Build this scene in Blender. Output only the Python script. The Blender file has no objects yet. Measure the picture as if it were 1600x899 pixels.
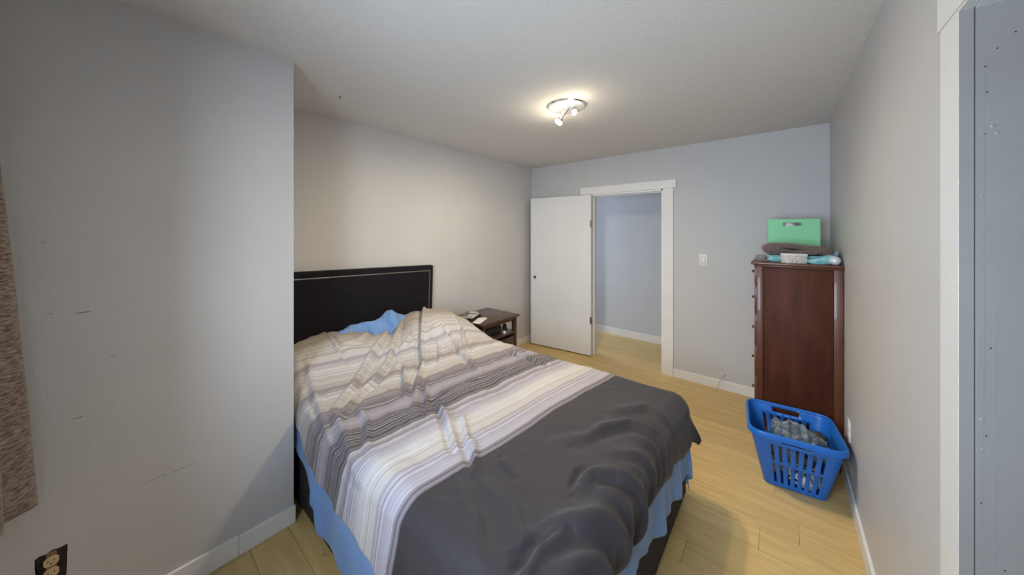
import bpy, bmesh, math, random
import numpy as np
from mathutils import Vector, Matrix, noise
random.seed(7)
SC = bpy.context.scene
COL = SC.collection
PI = math.pi

# ---------------------------------------------------------------- camera
cam = bpy.data.cameras.new('camera')
cam.sensor_width = 36.0
cam.lens = 507.0 / 1600.0 * 36.0
cam.shift_y = -86.5 / 1600.0
cam.clip_start = 0.02
camo = bpy.data.objects.new('camera', cam)
COL.objects.link(camo)
camo.location = (0, 0, 1.535)
camo.rotation_euler = (PI / 2, 0, math.radians(39.77))
SC.camera = camo

# ---------------------------------------------------------------- world, lights, exposure
w = bpy.data.worlds.new('world'); SC.world = w; w.use_nodes = True
w.node_tree.nodes['Background'].inputs[0].default_value = (0.62, 0.78, 1.0, 1)
w.node_tree.nodes['Background'].inputs[1].default_value = 0.8
SC.view_settings.view_transform = 'Standard'
SC.view_settings.look = 'None'
SC.view_settings.gamma = 1.0
SC.view_settings.use_curve_mapping = False
SC.view_settings.exposure = 0.4


def area_light(name, loc, rot, sx, sy, energy, color):
    l = bpy.data.lights.new(name, 'AREA'); l.shape = 'RECTANGLE'; l.size = sx; l.size_y = sy
    l.energy = energy; l.color = color
    o = bpy.data.objects.new(name, l); COL.objects.link(o); o.location = loc; o.rotation_euler = rot
    return o


# daylight entering by the window in the wall behind the camera; unseen fill lamp added at the hall's left end, no window there
area_light('window_daylight', (-0.25, -1.25, 1.75), (PI / 2, 0, 0), 2.1, 2.0, 250, (0.68, 0.83, 1.0))
area_light('hall_fill', (-3.70, 4.3, 1.4), (PI / 2, 0, -PI / 2), 0.7, 1.4, 20, (0.74, 0.85, 1.0))
LAMP_W = 0.7        # each bulb's glow in all directions
LAMP_SPOT = 28.0    # each reflector bulb's wide beam
LAMP_COL = (1.0, 0.85, 0.60)


# ---------------------------------------------------------------- materials
def new_mat(name, color=(0.8, 0.8, 0.8), rough=0.5, metal=0.0, sheen=0.0, spec=0.5, coat=0.0):
    m = bpy.data.materials.new(name); m.use_nodes = True
    b = m.node_tree.nodes['Principled BSDF']
    b.inputs['Base Color'].default_value = (*color, 1)
    b.inputs['Roughness'].default_value = rough
    b.inputs['Metallic'].default_value = metal
    b.inputs['Sheen Weight'].default_value = sheen
    b.inputs['Specular IOR Level'].default_value = spec
    b.inputs['Coat Weight'].default_value = coat
    return m


def nd(m, kind, **kw):
    n = m.node_tree.nodes.new(kind)
    for k, v in kw.items():
        setattr(n, k, v)
    return n


def lk(m, a, b):
    m.node_tree.links.new(a, b)


def bsdf(m):
    return m.node_tree.nodes['Principled BSDF']


def add_bump(m, scale, dist, detail=3.0, coord='Object', stretch=(1, 1, 1), strength=1.0):
    tc = nd(m, 'ShaderNodeTexCoord'); mp = nd(m, 'ShaderNodeMapping')
    mp.inputs['Scale'].default_value = stretch
    n = nd(m, 'ShaderNodeTexNoise'); n.inputs['Scale'].default_value = scale; n.inputs['Detail'].default_value = detail
    b = nd(m, 'ShaderNodeBump'); b.inputs['Distance'].default_value = dist; b.inputs['Strength'].default_value = strength
    lk(m, tc.outputs[coord], mp.inputs['Vector']); lk(m, mp.outputs[0], n.inputs['Vector'])
    lk(m, n.outputs['Fac'], b.inputs['Height']); lk(m, b.outputs[0], bsdf(m).inputs['Normal'])
    return n


def mottled(name, c1, c2, scale=4.0, rough=0.6, stretch=(1, 1, 1), detail=4.0, lo=0.3, hi=0.7, bump=0.0,
            bscale=None, coord='Object', **kw):
    m = new_mat(name, c1, rough, **kw)
    tc = nd(m, 'ShaderNodeTexCoord'); mp = nd(m, 'ShaderNodeMapping'); mp.inputs['Scale'].default_value = stretch
    n = nd(m, 'ShaderNodeTexNoise'); n.inputs['Scale'].default_value = scale; n.inputs['Detail'].default_value = detail
    r = nd(m, 'ShaderNodeValToRGB')
    r.color_ramp.elements[0].position = lo; r.color_ramp.elements[0].color = (*c1, 1)
    r.color_ramp.elements[1].position = hi; r.color_ramp.elements[1].color = (*c2, 1)
    lk(m, tc.outputs[coord], mp.inputs['Vector']); lk(m, mp.outputs[0], n.inputs['Vector'])
    lk(m, n.outputs['Fac'], r.inputs['Fac']); lk(m, r.outputs[0], bsdf(m).inputs['Base Color'])
    if bump:
        n2 = nd(m, 'ShaderNodeTexNoise'); n2.inputs['Scale'].default_value = bscale or scale * 6
        n2.inputs['Detail'].default_value = 3
        lk(m, mp.outputs[0], n2.inputs['Vector'])
        b = nd(m, 'ShaderNodeBump'); b.inputs['Distance'].default_value = bump
        lk(m, n2.outputs['Fac'], b.inputs['Height']); lk(m, b.outputs[0], bsdf(m).inputs['Normal'])
    return m


M = {}
M['wall'] = mottled('wall_paint', (0.545, 0.535, 0.535), (0.565, 0.555, 0.555), 3, 0.45, bump=0.0006, bscale=90, spec=0.35)
M['hallwall'] = mottled('hall_paint', (0.54, 0.55, 0.58), (0.56, 0.57, 0.60), 3, 0.5, bump=0.0006, bscale=90, spec=0.3)
M['trim'] = mottled('trim_paint', (0.76, 0.75, 0.73), (0.80, 0.79, 0.77), 5, 0.38, bump=0.0003, bscale=60)
M['trimgray'] = mottled('gray_jamb_paint', (0.265, 0.25, 0.235), (0.285, 0.27, 0.252), 6, 0.42, bump=0.0008, bscale=40)
M['door'] = mottled('door_paint', (0.74, 0.74, 0.75), (0.77, 0.77, 0.78), 3, 0.4, bump=0.0003, bscale=40)
M['black'] = new_mat('black', (0.012, 0.012, 0.014), 0.5)
M['hole'] = new_mat('dark_hole', (0.02, 0.014, 0.01), 0.9)
M['scuff'] = new_mat('scuff_mark', (0.16, 0.14, 0.13), 0.8)
M['chrome'] = new_mat('chrome', (0.75, 0.75, 0.76), 0.18, 1.0)
M['whitemetal'] = new_mat('white_enamel', (0.80, 0.80, 0.80), 0.22, 0.3)
M['brass'] = new_mat('old_brass', (0.32, 0.27, 0.2), 0.35, 1.0)
M['plastic_w'] = new_mat('white_plastic', (0.80, 0.78, 0.75), 0.35)
M['cream_pl'] = new_mat('cream_plastic', (0.62, 0.47, 0.27), 0.4)

# ceiling: popcorn relief
m = new_mat('ceiling_texture', (0.70, 0.685, 0.665), 0.9, spec=0.2)
tc = nd(m, 'ShaderNodeTexCoord')
v = nd(m, 'ShaderNodeTexVoronoi'); v.inputs['Scale'].default_value = 95
n = nd(m, 'ShaderNodeTexNoise'); n.inputs['Scale'].default_value = 130; n.inputs['Detail'].default_value = 4
mx = nd(m, 'ShaderNodeMath', operation='SUBTRACT')
b = nd(m, 'ShaderNodeBump'); b.inputs['Distance'].default_value = 0.0022; b.inputs['Strength'].default_value = 0.6
lk(m, tc.outputs['Object'], v.inputs['Vector']); lk(m, tc.outputs['Object'], n.inputs['Vector'])
lk(m, n.outputs['Fac'], mx.inputs[0]); lk(m, v.outputs['Distance'], mx.inputs[1])
lk(m, mx.outputs[0], b.inputs['Height']); lk(m, b.outputs[0], bsdf(m).inputs['Normal'])
M['ceiling'] = m


def plank_mat():
    m = new_mat('oak_plank', (0.5, 0.4, 0.25), 0.36, spec=0.45)
    oi = nd(m, 'ShaderNodeObjectInfo')
    tc = nd(m, 'ShaderNodeTexCoord')
    off = nd(m, 'ShaderNodeVectorMath', operation='ADD')
    sc = nd(m, 'ShaderNodeVectorMath', operation='SCALE'); sc.inputs['Scale'].default_value = 31.0
    cmb = nd(m, 'ShaderNodeCombineXYZ')
    lk(m, oi.outputs['Random'], cmb.inputs[0]); lk(m, oi.outputs['Random'], cmb.inputs[1])
    lk(m, cmb.outputs[0], sc.inputs[0]); lk(m, tc.outputs['Object'], off.inputs[0]); lk(m, sc.outputs[0], off.inputs[1])
    mp = nd(m, 'ShaderNodeMapping'); mp.inputs['Scale'].default_value = (1.3, 13, 1)
    lk(m, off.outputs[0], mp.inputs['Vector'])
    g = nd(m, 'ShaderNodeTexNoise'); g.inputs['Scale'].default_value = 2.2; g.inputs['Detail'].default_value = 7
    g.inputs['Distortion'].default_value = 0.9
    lk(m, mp.outputs[0], g.inputs['Vector'])
    r = nd(m, 'ShaderNodeValToRGB')
    e = r.color_ramp.elements
    e[0].position = 0.28; e[0].color = (0.53, 0.355, 0.14, 1)
    e[1].position = 0.72; e[1].color = (0.68, 0.49, 0.225, 1)
    k = r.color_ramp.elements.new(0.5); k.color = (0.60, 0.42, 0.175, 1)
    lk(m, g.outputs['Fac'], r.inputs['Fac'])
    # dark cracks / pores
    mp2 = nd(m, 'ShaderNodeMapping'); mp2.inputs['Scale'].default_value = (2.2, 26, 1)
    lk(m, off.outputs[0], mp2.inputs['Vector'])
    c = nd(m, 'ShaderNodeTexNoise'); c.inputs['Scale'].default_value = 2.0; c.inputs['Detail'].default_value = 2
    lk(m, mp2.outputs[0], c.inputs['Vector'])
    cr = nd(m, 'ShaderNodeValToRGB'); cr.color_ramp.elements[0].position = 0.70; cr.color_ramp.elements[0].color = (0, 0, 0, 1)
    cr.color_ramp.elements[1].position = 0.78; cr.color_ramp.elements[1].color = (1, 1, 1, 1)
    lk(m, c.outputs['Fac'], cr.inputs['Fac'])
    # knots
    mp3 = nd(m, 'ShaderNodeMapping'); mp3.inputs['Scale'].default_value = (1.0, 2.0, 1)
    lk(m, off.outputs[0], mp3.inputs['Vector'])
    vo = nd(m, 'ShaderNodeTexVoronoi'); vo.inputs['Scale'].default_value = 2.6
    lk(m, mp3.outputs[0], vo.inputs['Vector'])
    kr = nd(m, 'ShaderNodeValToRGB'); kr.color_ramp.elements[0].position = 0.018; kr.color_ramp.elements[0].color = (1, 1, 1, 1)
    kr.color_ramp.elements[1].position = 0.045; kr.color_ramp.elements[1].color = (0, 0, 0, 1)
    lk(m, vo.outputs['Distance'], kr.inputs['Fac'])
    mxf = nd(m, 'ShaderNodeMath', operation='MAXIMUM')
    lk(m, cr.outputs[0], mxf.inputs[0]); lk(m, kr.outputs[0], mxf.inputs[1])
    sf = nd(m, 'ShaderNodeMath', operation='MULTIPLY'); sf.inputs[1].default_value = 0.55
    lk(m, mxf.outputs[0], sf.inputs[0])
    mix = nd(m, 'ShaderNodeMix', data_type='RGBA'); mix.inputs['B'].default_value = (0.20, 0.125, 0.06, 1)
    lk(m, sf.outputs[0], mix.inputs['Factor']); lk(m, r.outputs[0], mix.inputs['A'])
    hs = nd(m, 'ShaderNodeHueSaturation')
    mr = nd(m, 'ShaderNodeMapRange'); mr.inputs['To Min'].default_value = 0.90; mr.inputs['To Max'].default_value = 1.1
    lk(m, oi.outputs['Random'], mr.inputs['Value']); lk(m, mr.outputs[0], hs.inputs['Value'])
    lk(m, mix.outputs['Result'], hs.inputs['Color']); lk(m, hs.outputs[0], bsdf(m).inputs['Base Color'])
    bp = nd(m, 'ShaderNodeBump'); bp.inputs['Distance'].default_value = 0.0006
    lk(m, g.outputs['Fac'], bp.inputs['Height']); lk(m, bp.outputs[0], bsdf(m).inputs['Normal'])
    return m


M['plank'] = plank_mat()
M['cherry'] = mottled('cherry_wood', (0.050, 0.012, 0.005), (0.088, 0.025, 0.010), 3, 0.55, stretch=(6, 6, 1), detail=6,
                      bump=0.0002, bscale=12, spec=0.22)
M['cherryfr'] = mottled('cherry_wood_frame', (0.085, 0.022, 0.008), (0.13, 0.038, 0.014), 3, 0.4, stretch=(8, 8, 1),
                        detail=6, bump=0.0002, bscale=12, coat=0.2)
M['espresso'] = mottled('espresso_wood', (0.050, 0.026, 0.020), (0.075, 0.040, 0.030), 4, 0.30, stretch=(1, 7, 7), detail=6,
                        bump=0.0002, bscale=12, coat=0.2)
M['headboard'] = mottled('black_upholstery', (0.006, 0.005, 0.008), (0.010, 0.008, 0.012), 30, 0.8, sheen=0.0, spec=0.2, bump=0.0006, bscale=400)
M['basefab'] = mottled('charcoal_upholstery', (0.022, 0.023, 0.028), (0.035, 0.036, 0.042), 60, 0.85, spec=0.3, bump=0.0008, bscale=500)
M['nail'] = new_mat('nailhead', (0.78, 0.74, 0.66), 0.3, 0.9)
M['sheet'] = mottled('blue_sheet', (0.13, 0.26, 0.53), (0.155, 0.29, 0.58), 5, 0.75, sheen=0.2, bump=0.0006, bscale=60)
M['pillowgray'] = mottled('grey_pillowcase', (0.20, 0.23, 0.23), (0.27, 0.30, 0.30), 10, 0.8, sheen=0.2, bump=0.001, bscale=60)
M['basket'] = new_mat('blue_plastic', (0.012, 0.135, 0.52), 0.33, spec=0.5)
add_bump(M['basket'], 60, 0.0003)
M['baghgreen'] = mottled('green_card', (0.27, 0.72, 0.38), (0.29, 0.75, 0.41), 3, 0.5)
M['bagside'] = mottled('card_inside', (0.10, 0.11, 0.10), (0.13, 0.13, 0.12), 3, 0.7)
M['browntowel'] = mottled('brown_terry', (0.12, 0.082, 0.072), (0.165, 0.115, 0.10), 60, 0.95, sheen=0.4, bump=0.003, bscale=260)
M['tealtowel'] = mottled('aqua_terry', (0.16, 0.47, 0.50), (0.28, 0.60, 0.62), 40, 0.95, sheen=0.4, bump=0.003, bscale=240)
M['graytowel'] = mottled('grey_terry', (0.16, 0.15, 0.15), (0.24, 0.22, 0.21), 60, 0.95, sheen=0.3, bump=0.003, bscale=240)
M['paper'] = new_mat('paper', (0.78, 0.76, 0.72), 0.7)
M['bookcover'] = mottled('printed_cover', (0.09, 0.05, 0.055), (0.62, 0.60, 0.58), 16, 0.35, detail=2, lo=0.52, hi=0.55)
M['silver'] = new_mat('pearl_white_plastic', (0.66, 0.70, 0.74), 0.2, 0.2)
M['bluegray'] = new_mat('slate_blue_plastic', (0.16, 0.22, 0.29), 0.4)


def print_mat():
    m = new_mat('white_printed_card', (0.72, 0.68, 0.65), 0.5)
    tc = nd(m, 'ShaderNodeTexCoord'); mp = nd(m, 'ShaderNodeMapping'); mp.inputs['Scale'].default_value = (34, 34, 60)
    n = nd(m, 'ShaderNodeTexNoise'); n.inputs['Scale'].default_value = 3.0; n.inputs['Detail'].default_value = 2
    r = nd(m, 'ShaderNodeValToRGB'); r.color_ramp.elements[0].position = 0.56; r.color_ramp.elements[0].color = (0.68, 0.64, 0.60, 1)
    r.color_ramp.elements[1].position = 0.62; r.color_ramp.elements[1].color = (0.25, 0.23, 0.24, 1)
    lk(m, tc.outputs['Object'], mp.inputs['Vector']); lk(m, mp.outputs[0], n.inputs['Vector'])
    lk(m, n.outputs['Fac'], r.inputs['Fac']); lk(m, r.outputs[0], bsdf(m).inputs['Base Color'])
    return m


M['printed'] = print_mat()


def plaid_mat():
    m = new_mat('plaid_flannel', (0.2, 0.25, 0.3), 0.9, sheen=0.3)
    tc = nd(m, 'ShaderNodeTexCoord')
    sx = nd(m, 'ShaderNodeSeparateXYZ'); lk(m, tc.outputs['Generated'], sx.inputs[0])
    outs = []
    for ax, f in ((0, 42), (1, 36)):
        mu = nd(m, 'ShaderNodeMath', operation='MULTIPLY'); mu.inputs[1].default_value = f
        s = nd(m, 'ShaderNodeMath', operation='SINE'); g = nd(m, 'ShaderNodeMath', operation='GREATER_THAN'); g.inputs[1].default_value = 0.35
        lk(m, sx.outputs[ax], mu.inputs[0]); lk(m, mu.outputs[0], s.inputs[0]); lk(m, s.outputs[0], g.inputs[0]); outs.append(g)
    ad = nd(m, 'ShaderNodeMath', operation='ADD'); lk(m, outs[0].outputs[0], ad.inputs[0]); lk(m, outs[1].outputs[0], ad.inputs[1])
    dv = nd(m, 'ShaderNodeMath', operation='MULTIPLY'); dv.inputs[1].default_value = 0.5; lk(m, ad.outputs[0], dv.inputs[0])
    r = nd(m, 'ShaderNodeValToRGB')
    r.color_ramp.elements[0].color = (0.19, 0.24, 0.28, 1); r.color_ramp.elements[1].color = (0.04, 0.055, 0.08, 1)
    k = r.color_ramp.elements.new(0.5); k.color = (0.09, 0.125, 0.17, 1)
    lk(m, dv.outputs[0], r.inputs['Fac']); lk(m, r.outputs[0], bsdf(m).inputs['Base Color'])
    return m


M['plaid'] = plaid_mat()
M['whiteprint'] = mottled('white_patterned_cotton', (0.62, 0.60, 0.58), (0.03, 0.03, 0.04), 55, 0.9, detail=1, lo=0.56, hi=0.60, bump=0.002, bscale=40)
M['darkcloth'] = mottled('dark_cotton', (0.03, 0.035, 0.045), (0.10, 0.09, 0.08), 12, 0.9, lo=0.45, hi=0.6, bump=0.002, bscale=40)
M['pinkcloth'] = mottled('pale_pink_cotton', (0.55, 0.42, 0.37), (0.62, 0.50, 0.44), 12, 0.9, bump=0.002, bscale=40)


def curtain_mat():
    m = new_mat('woven_curtain', (0.25, 0.18, 0.15), 0.9, sheen=0.2)
    tc = nd(m, 'ShaderNodeTexCoord'); mp = nd(m, 'ShaderNodeMapping'); mp.inputs['Scale'].default_value = (50, 50, 260)
    mp.inputs['Rotation'].default_value = (0.35, 0.35, 0)
    n = nd(m, 'ShaderNodeTexNoise'); n.inputs['Scale'].default_value = 1.0; n.inputs['Detail'].default_value = 3
    r = nd(m, 'ShaderNodeValToRGB')
    r.color_ramp.elements[0].position = 0.35; r.color_ramp.elements[0].color = (0.06, 0.040, 0.035, 1)
    r.color_ramp.elements[1].position = 0.65; r.color_ramp.elements[1].color = (0.28, 0.215, 0.18, 1)
    lk(m, tc.outputs['Object'], mp.inputs['Vector']); lk(m, mp.outputs[0], n.inputs['Vector'])
    lk(m, n.outputs['Fac'], r.inputs['Fac']); lk(m, r.outputs[0], bsdf(m).inputs['Base Color'])
    b = nd(m, 'ShaderNodeBump'); b.inputs['Distance'].default_value = 0.002
    lk(m, n.outputs['Fac'], b.inputs['Height']); lk(m, b.outputs[0], bsdf(m).inputs['Normal'])
    return m


M['curtain'] = curtain_mat()

# window glass: thin clear pane
m = bpy.data.materials.new('window_glass'); m.use_nodes = True
m.node_tree.nodes.remove(bsdf(m))
out = [x for x in m.node_tree.nodes if x.type == 'OUTPUT_MATERIAL'][0]
t_ = nd(m, 'ShaderNodeBsdfTransparent'); g_ = nd(m, 'ShaderNodeBsdfGlossy'); g_.inputs['Roughness'].default_value = 0.02
x_ = nd(m, 'ShaderNodeMixShader'); x_.inputs[0].default_value = 0.06
lk(m, t_.outputs[0], x_.inputs[1]); lk(m, g_.outputs[0], x_.inputs[2]); lk(m, x_.outputs[0], out.inputs[0])
M['glass'] = m
m = bpy.data.materials.new('bulb_glow'); m.use_nodes = True
bsdf(m).inputs['Emission Color'].default_value = (1, 0.9, 0.74, 1)
bsdf(m).inputs['Emission Strength'].default_value = 14
M['bulb'] = m


def duvet_mat():
    m = new_mat('striped_duvet', (0.5, 0.5, 0.5), 0.72, sheen=0.12, spec=0.32)
    uv = nd(m, 'ShaderNodeUVMap'); uv.uv_map = 'UVMap'
    s = nd(m, 'ShaderNodeSeparateXYZ'); lk(m, uv.outputs[0], s.inputs[0])
    # U: metres from the charcoal border towards the headboard, V: metres across
    mr = nd(m, 'ShaderNodeMapRange'); mr.inputs['From Min'].default_value = -0.1; mr.inputs['From Max'].default_value = 1.6
    lk(m, s.outputs[0], mr.inputs['Value'])
    r = nd(m, 'ShaderNodeValToRGB'); r.color_ramp.interpolation = 'LINEAR'
    char = (0.028, 0.0225, 0.026); lav = (0.35, 0.325, 0.375); cream = (0.45, 0.415, 0.385); dark = (0.050, 0.040, 0.048)
    mid = (0.155, 0.13, 0.145); tan = (0.36, 0.31, 0.25); white = (0.56, 0.54, 0.54); taupe = (0.22, 0.18, 0.175)
    stops = [(-0.10, char), (0.0, char), (0.004, mid), (0.012, lav), (0.020, dark), (0.030, mid), (0.045, lav), (0.13, lav), (0.17, cream),
             (0.27, white), (0.32, lav), (0.37, lav), (0.42, mid), (0.425, white), (0.437, dark), (0.57, dark), (0.60, mid),
             (0.66, lav), (0.70, mid), (0.79, mid), (0.83, taupe), (0.87, cream), (0.98, white), (1.045, taupe), (1.065, cream),
             (1.18, white), (1.21, lav), (1.25, white), (1.38, cream), (1.45, tan), (1.55, tan)]
    els = r.color_ramp.elements
    while len(els) > 1:
        els.remove(els[-1])
    first = True
    for p, c in stops:
        pos = (p + 0.1) / 1.7
        e = els[0] if first else els.new(pos)
        e.position = pos; e.color = (*c, 1); first = False
    lk(m, mr.outputs[0], r.inputs['Fac'])
    # fine lines: one-dimensional noise along U
    def lines(scale, lo, hi, seed):
        cb = nd(m, 'ShaderNodeMath', operation='MULTIPLY_ADD'); cb.inputs[1].default_value = scale; cb.inputs[2].default_value = seed
        lk(m, s.outputs[0], cb.inputs[0])
        n = nd(m, 'ShaderNodeTexNoise', noise_dimensions='1D'); n.inputs['Scale'].default_value = 1.0; n.inputs['Detail'].default_value = 1.5
        lk(m, cb.outputs[0], n.inputs['W'])
        q = nd(m, 'ShaderNodeMapRange', interpolation_type='SMOOTHSTEP'); q.inputs['From Min'].default_value = lo; q.inputs['From Max'].default_value = hi
        lk(m, n.outputs['Fac'], q.inputs['Value']); return q.outputs[0]
    gate = nd(m, 'ShaderNodeMapRange'); gate.inputs['From Min'].default_value = 0.0; gate.inputs['From Max'].default_value = 0.006
    lk(m, s.outputs[0], gate.inputs['Value'])
    calm = nd(m, 'ShaderNodeMapRange'); calm.inputs['From Min'].default_value = 0.8; calm.inputs['From Max'].default_value = 1.0
    calm.inputs['To Min'].default_value = 1.0; calm.inputs['To Max'].default_value = 0.75
    lk(m, s.outputs[0], calm.inputs['Value'])
    cur = r.outputs[0]
    for scale, lo, hi, seed, col, amt in ((95, 0.56, 0.64, 3.3, (0.56, 0.53, 0.54), 0.55), (80, 0.57, 0.66, 41.7, (0.13, 0.105, 0.115), 0.60),
                                          (170, 0.54, 0.64, 77.1, (0.24, 0.20, 0.21), 0.38), (30, 0.55, 0.70, 11.0, (0.36, 0.31, 0.33), 0.35)):
        o = lines(scale, lo, hi, seed)
        a = nd(m, 'ShaderNodeMath', operation='MULTIPLY'); a.inputs[1].default_value = amt; lk(m, o, a.inputs[0])
        g0 = nd(m, 'ShaderNodeMath', operation='MULTIPLY'); lk(m, a.outputs[0], g0.inputs[0]); lk(m, gate.outputs[0], g0.inputs[1])
        g = nd(m, 'ShaderNodeMath', operation='MULTIPLY'); lk(m, g0.outputs[0], g.inputs[0]); lk(m, calm.outputs[0], g.inputs[1])
        mix = nd(m, 'ShaderNodeMix', data_type='RGBA'); mix.inputs['B'].default_value = (*col, 1)
        lk(m, g.outputs[0], mix.inputs['Factor']); lk(m, cur, mix.inputs['A']); cur = mix.outputs['Result']
    # brownish-grey mottling
    lk(m, cur, bsdf(m).inputs['Base Color'])
    tc = nd(m, 'ShaderNodeTexCoord')
    n = nd(m, 'ShaderNodeTexNoise'); n.inputs['Scale'].default_value = 26; n.inputs['Detail'].default_value = 5
    lk(m, tc.outputs['Object'], n.inputs['Vector'])
    b = nd(m, 'ShaderNodeBump'); b.inputs['Distance'].default_value = 0.004; b.inputs['Strength'].default_value = 0.6
    lk(m, n.outputs['Fac'], b.inputs['Height']); lk(m, b.outputs[0], bsdf(m).inputs['Normal'])
    return m


M['duvet'] = duvet_mat()


# ---------------------------------------------------------------- helpers
def link_mesh(name, bm, mat, parent=None, smooth=False, loc=None, rot=None):
    me = bpy.data.meshes.new(name)
    bmesh.ops.recalc_face_normals(bm, faces=bm.faces[:])
    bm.to_mesh(me); bm.free()
    if mat is not None:
        me.materials.append(mat)
    if smooth:
        me.polygons.foreach_set('use_smooth', [True] * len(me.polygons))
        if smooth != 'all':
            me.set_sharp_from_angle(angle=math.radians(38))
    o = bpy.data.objects.new(name, me); COL.objects.link(o)
    if parent is not None:
        o.parent = parent
    if loc is not None:
        o.location = loc
    if rot is not None:
        o.rotation_euler = rot
    return o


def tag(o, label, cat, group=None):
    o['label'] = label; o['category'] = cat
    if group:
        o['group'] = group
    return o


def thing(name, label, cat, loc=(0, 0, 0), rz=0.0, group=None):
    o = bpy.data.objects.new(name, None); COL.objects.link(o)
    o.empty_display_size = 0.05
    o.location = loc; o.rotation_euler = (0, 0, rz)
    return tag(o, label, cat, group)


def struct(o):
    o['kind'] = 'structure'; return o


def box(bm, x0, x1, y0, y1, z0, z1, mat=None, bev=0.0, seg=2):
    """add a box, optionally with bevelled edges, to bm"""
    t = bmesh.new(); bmesh.ops.create_cube(t, size=1)
    for v in t.verts:
        v.co = Vector(((x0 + x1) / 2 + v.co.x * (x1 - x0), (y0 + y1) / 2 + v.co.y * (y1 - y0), (z0 + z1) / 2 + v.co.z * (z1 - z0)))
    if bev:
        bmesh.ops.bevel(t, geom=t.edges[:], offset=bev, segments=seg, profile=0.5, affect='EDGES')
    merge(bm, t, mat)


def merge(bm, t, mat=None):
    if mat is not None:
        bmesh.ops.transform(t, matrix=mat, verts=t.verts)
    me = bpy.data.meshes.new('tmp'); t.to_mesh(me); t.free(); bm.from_mesh(me); bpy.data.meshes.remove(me)


def boxobj(name, x0, x1, y0, y1, z0, z1, mat, parent=None, bev=0.0, seg=2):
    bm = bmesh.new(); box(bm, x0, x1, y0, y1, z0, z1, bev=bev, seg=seg)
    return link_mesh(name, bm, mat, parent, smooth=bool(bev))


def frame_to(p, d):
    q = Vector(d).to_track_quat('Z', 'Y')
    return Matrix.Translation(Vector(p)) @ q.to_matrix().to_4x4()


def lathe(bm, prof, p=(0, 0, 0), d=(0, 0, 1), n=20):
    """revolve (r, h) pairs about the axis d through p"""
    t = bmesh.new(); rings = []
    for r, h in prof:
        if r < 1e-6:
            rings.append([t.verts.new((0, 0, h))])
        else:
            rings.append([t.verts.new((r * math.cos(2 * PI * k / n), r * math.sin(2 * PI * k / n), h)) for k in range(n)])
    for a, b in zip(rings, rings[1:]):
        for k in range(n):
            k2 = (k + 1) % n
            if len(a) == 1 and len(b) == 1:
                continue
            if len(a) == 1:
                t.faces.new((a[0], b[k], b[k2]))
            elif len(b) == 1:
                t.faces.new((a[k], a[k2], b[0]))
            else:
                t.faces.new((a[k], a[k2], b[k2], b[k]))
    merge(bm, t, frame_to(p, d))


def tube(bm, pts, r, n=8, closed=False):
    pts = [Vector(p) for p in pts]; t = bmesh.new(); rings = []; N = len(pts)
    prev = None
    for i, p in enumerate(pts):
        a = pts[(i - 1) % N] if (closed or i > 0) else p
        c = pts[(i + 1) % N] if (closed or i < N - 1) else p
        d = (c - a).normalized()
        if prev is None:
            u = d.orthogonal().normalized()
        else:
            u = (prev - d * prev.dot(d)).normalized()
        prev = u; v = d.cross(u)
        rings.append([t.verts.new(p + (u * math.cos(2 * PI * k / n) + v * math.sin(2 * PI * k / n)) * r) for k in range(n)])
    rng = range(N if closed else N - 1)
    for i in rng:
        a, b = rings[i], rings[(i + 1) % N]
        for k in range(n):
            t.faces.new((a[k], a[(k + 1) % n], b[(k + 1) % n], b[k]))
    if not closed:
        t.faces.new(rings[0]); t.faces.new(list(reversed(rings[-1])))
    merge(bm, t)


def grid_obj(name, P, mat, parent=None, uv=None, closed_u=False, thick=0.0, subsurf=0, offset=-1):
    """P: array (NU, NV, 3) -> smooth sheet"""
    NU, NV = P.shape[:2]
    idx = np.arange(NU * NV).reshape(NU, NV)
    if closed_u:
        idx = np.vstack([idx, idx[:1]])
    a = idx[:-1, :-1].ravel(); b = idx[1:, :-1].ravel(); c = idx[1:, 1:].ravel(); d = idx[:-1, 1:].ravel()
    faces = np.stack([a, b, c, d], 1)
    me = bpy.data.meshes.new(name)
    me.vertices.add(NU * NV); me.vertices.foreach_set('co', P.reshape(-1).astype('f'))
    me.loops.add(faces.size); me.loops.foreach_set('vertex_index', faces.ravel().astype('i'))
    me.polygons.add(len(faces)); me.polygons.foreach_set('loop_start', np.arange(0, faces.size, 4, dtype='i'))
    me.update(calc_edges=True)
    me.polygons.foreach_set('use_smooth', [True] * len(faces))
    if uv is not None:
        l = me.uv_layers.new(name='UVMap'); l.data.foreach_set('uv', uv.reshape(-1, 2)[faces.ravel()].ravel().astype('f'))
    me.materials.append(mat)
    o = bpy.data.objects.new(name, me); COL.objects.link(o)
    if parent is not None:
        o.parent = parent
    if thick:
        s = o.modifiers.new('thickness', 'SOLIDIFY'); s.thickness = thick; s.offset = offset
    if subsurf:
        s = o.modifiers.new('smooth', 'SUBSURF'); s.levels = subsurf; s.render_levels = subsurf
    return o


# ---------------------------------------------------------------- room shell
XL, XN, XR = -2.744, -1.988, 0.304      # headboard wall, near left wall, right wall
YB, YC, YF = -0.36, 0.581, 3.744        # window wall, corner of the near left wall, far wall
H = 2.44
T = 0.12
YH = 4.715                              # far side of the hall

struct(boxobj('wall_left_near', XL - T, XN, YB - T, YC, 0, H, M['wall']))
struct(boxobj('wall_left', XL - T, XL, YC, YF + T, 0, H, M['wall']))
# far wall with its doorway
DX0, DX1, DZ = -1.84, -0.986, 2.005
bm = bmesh.new()
box(bm, XL, DX0, YF, YF + T, 0, H); box(bm, DX1, XR, YF, YF + T, 0, H); box(bm, DX0, DX1, YF, YF + T, DZ, H)
struct(link_mesh('wall_far', bm, M['wall']))
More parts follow.
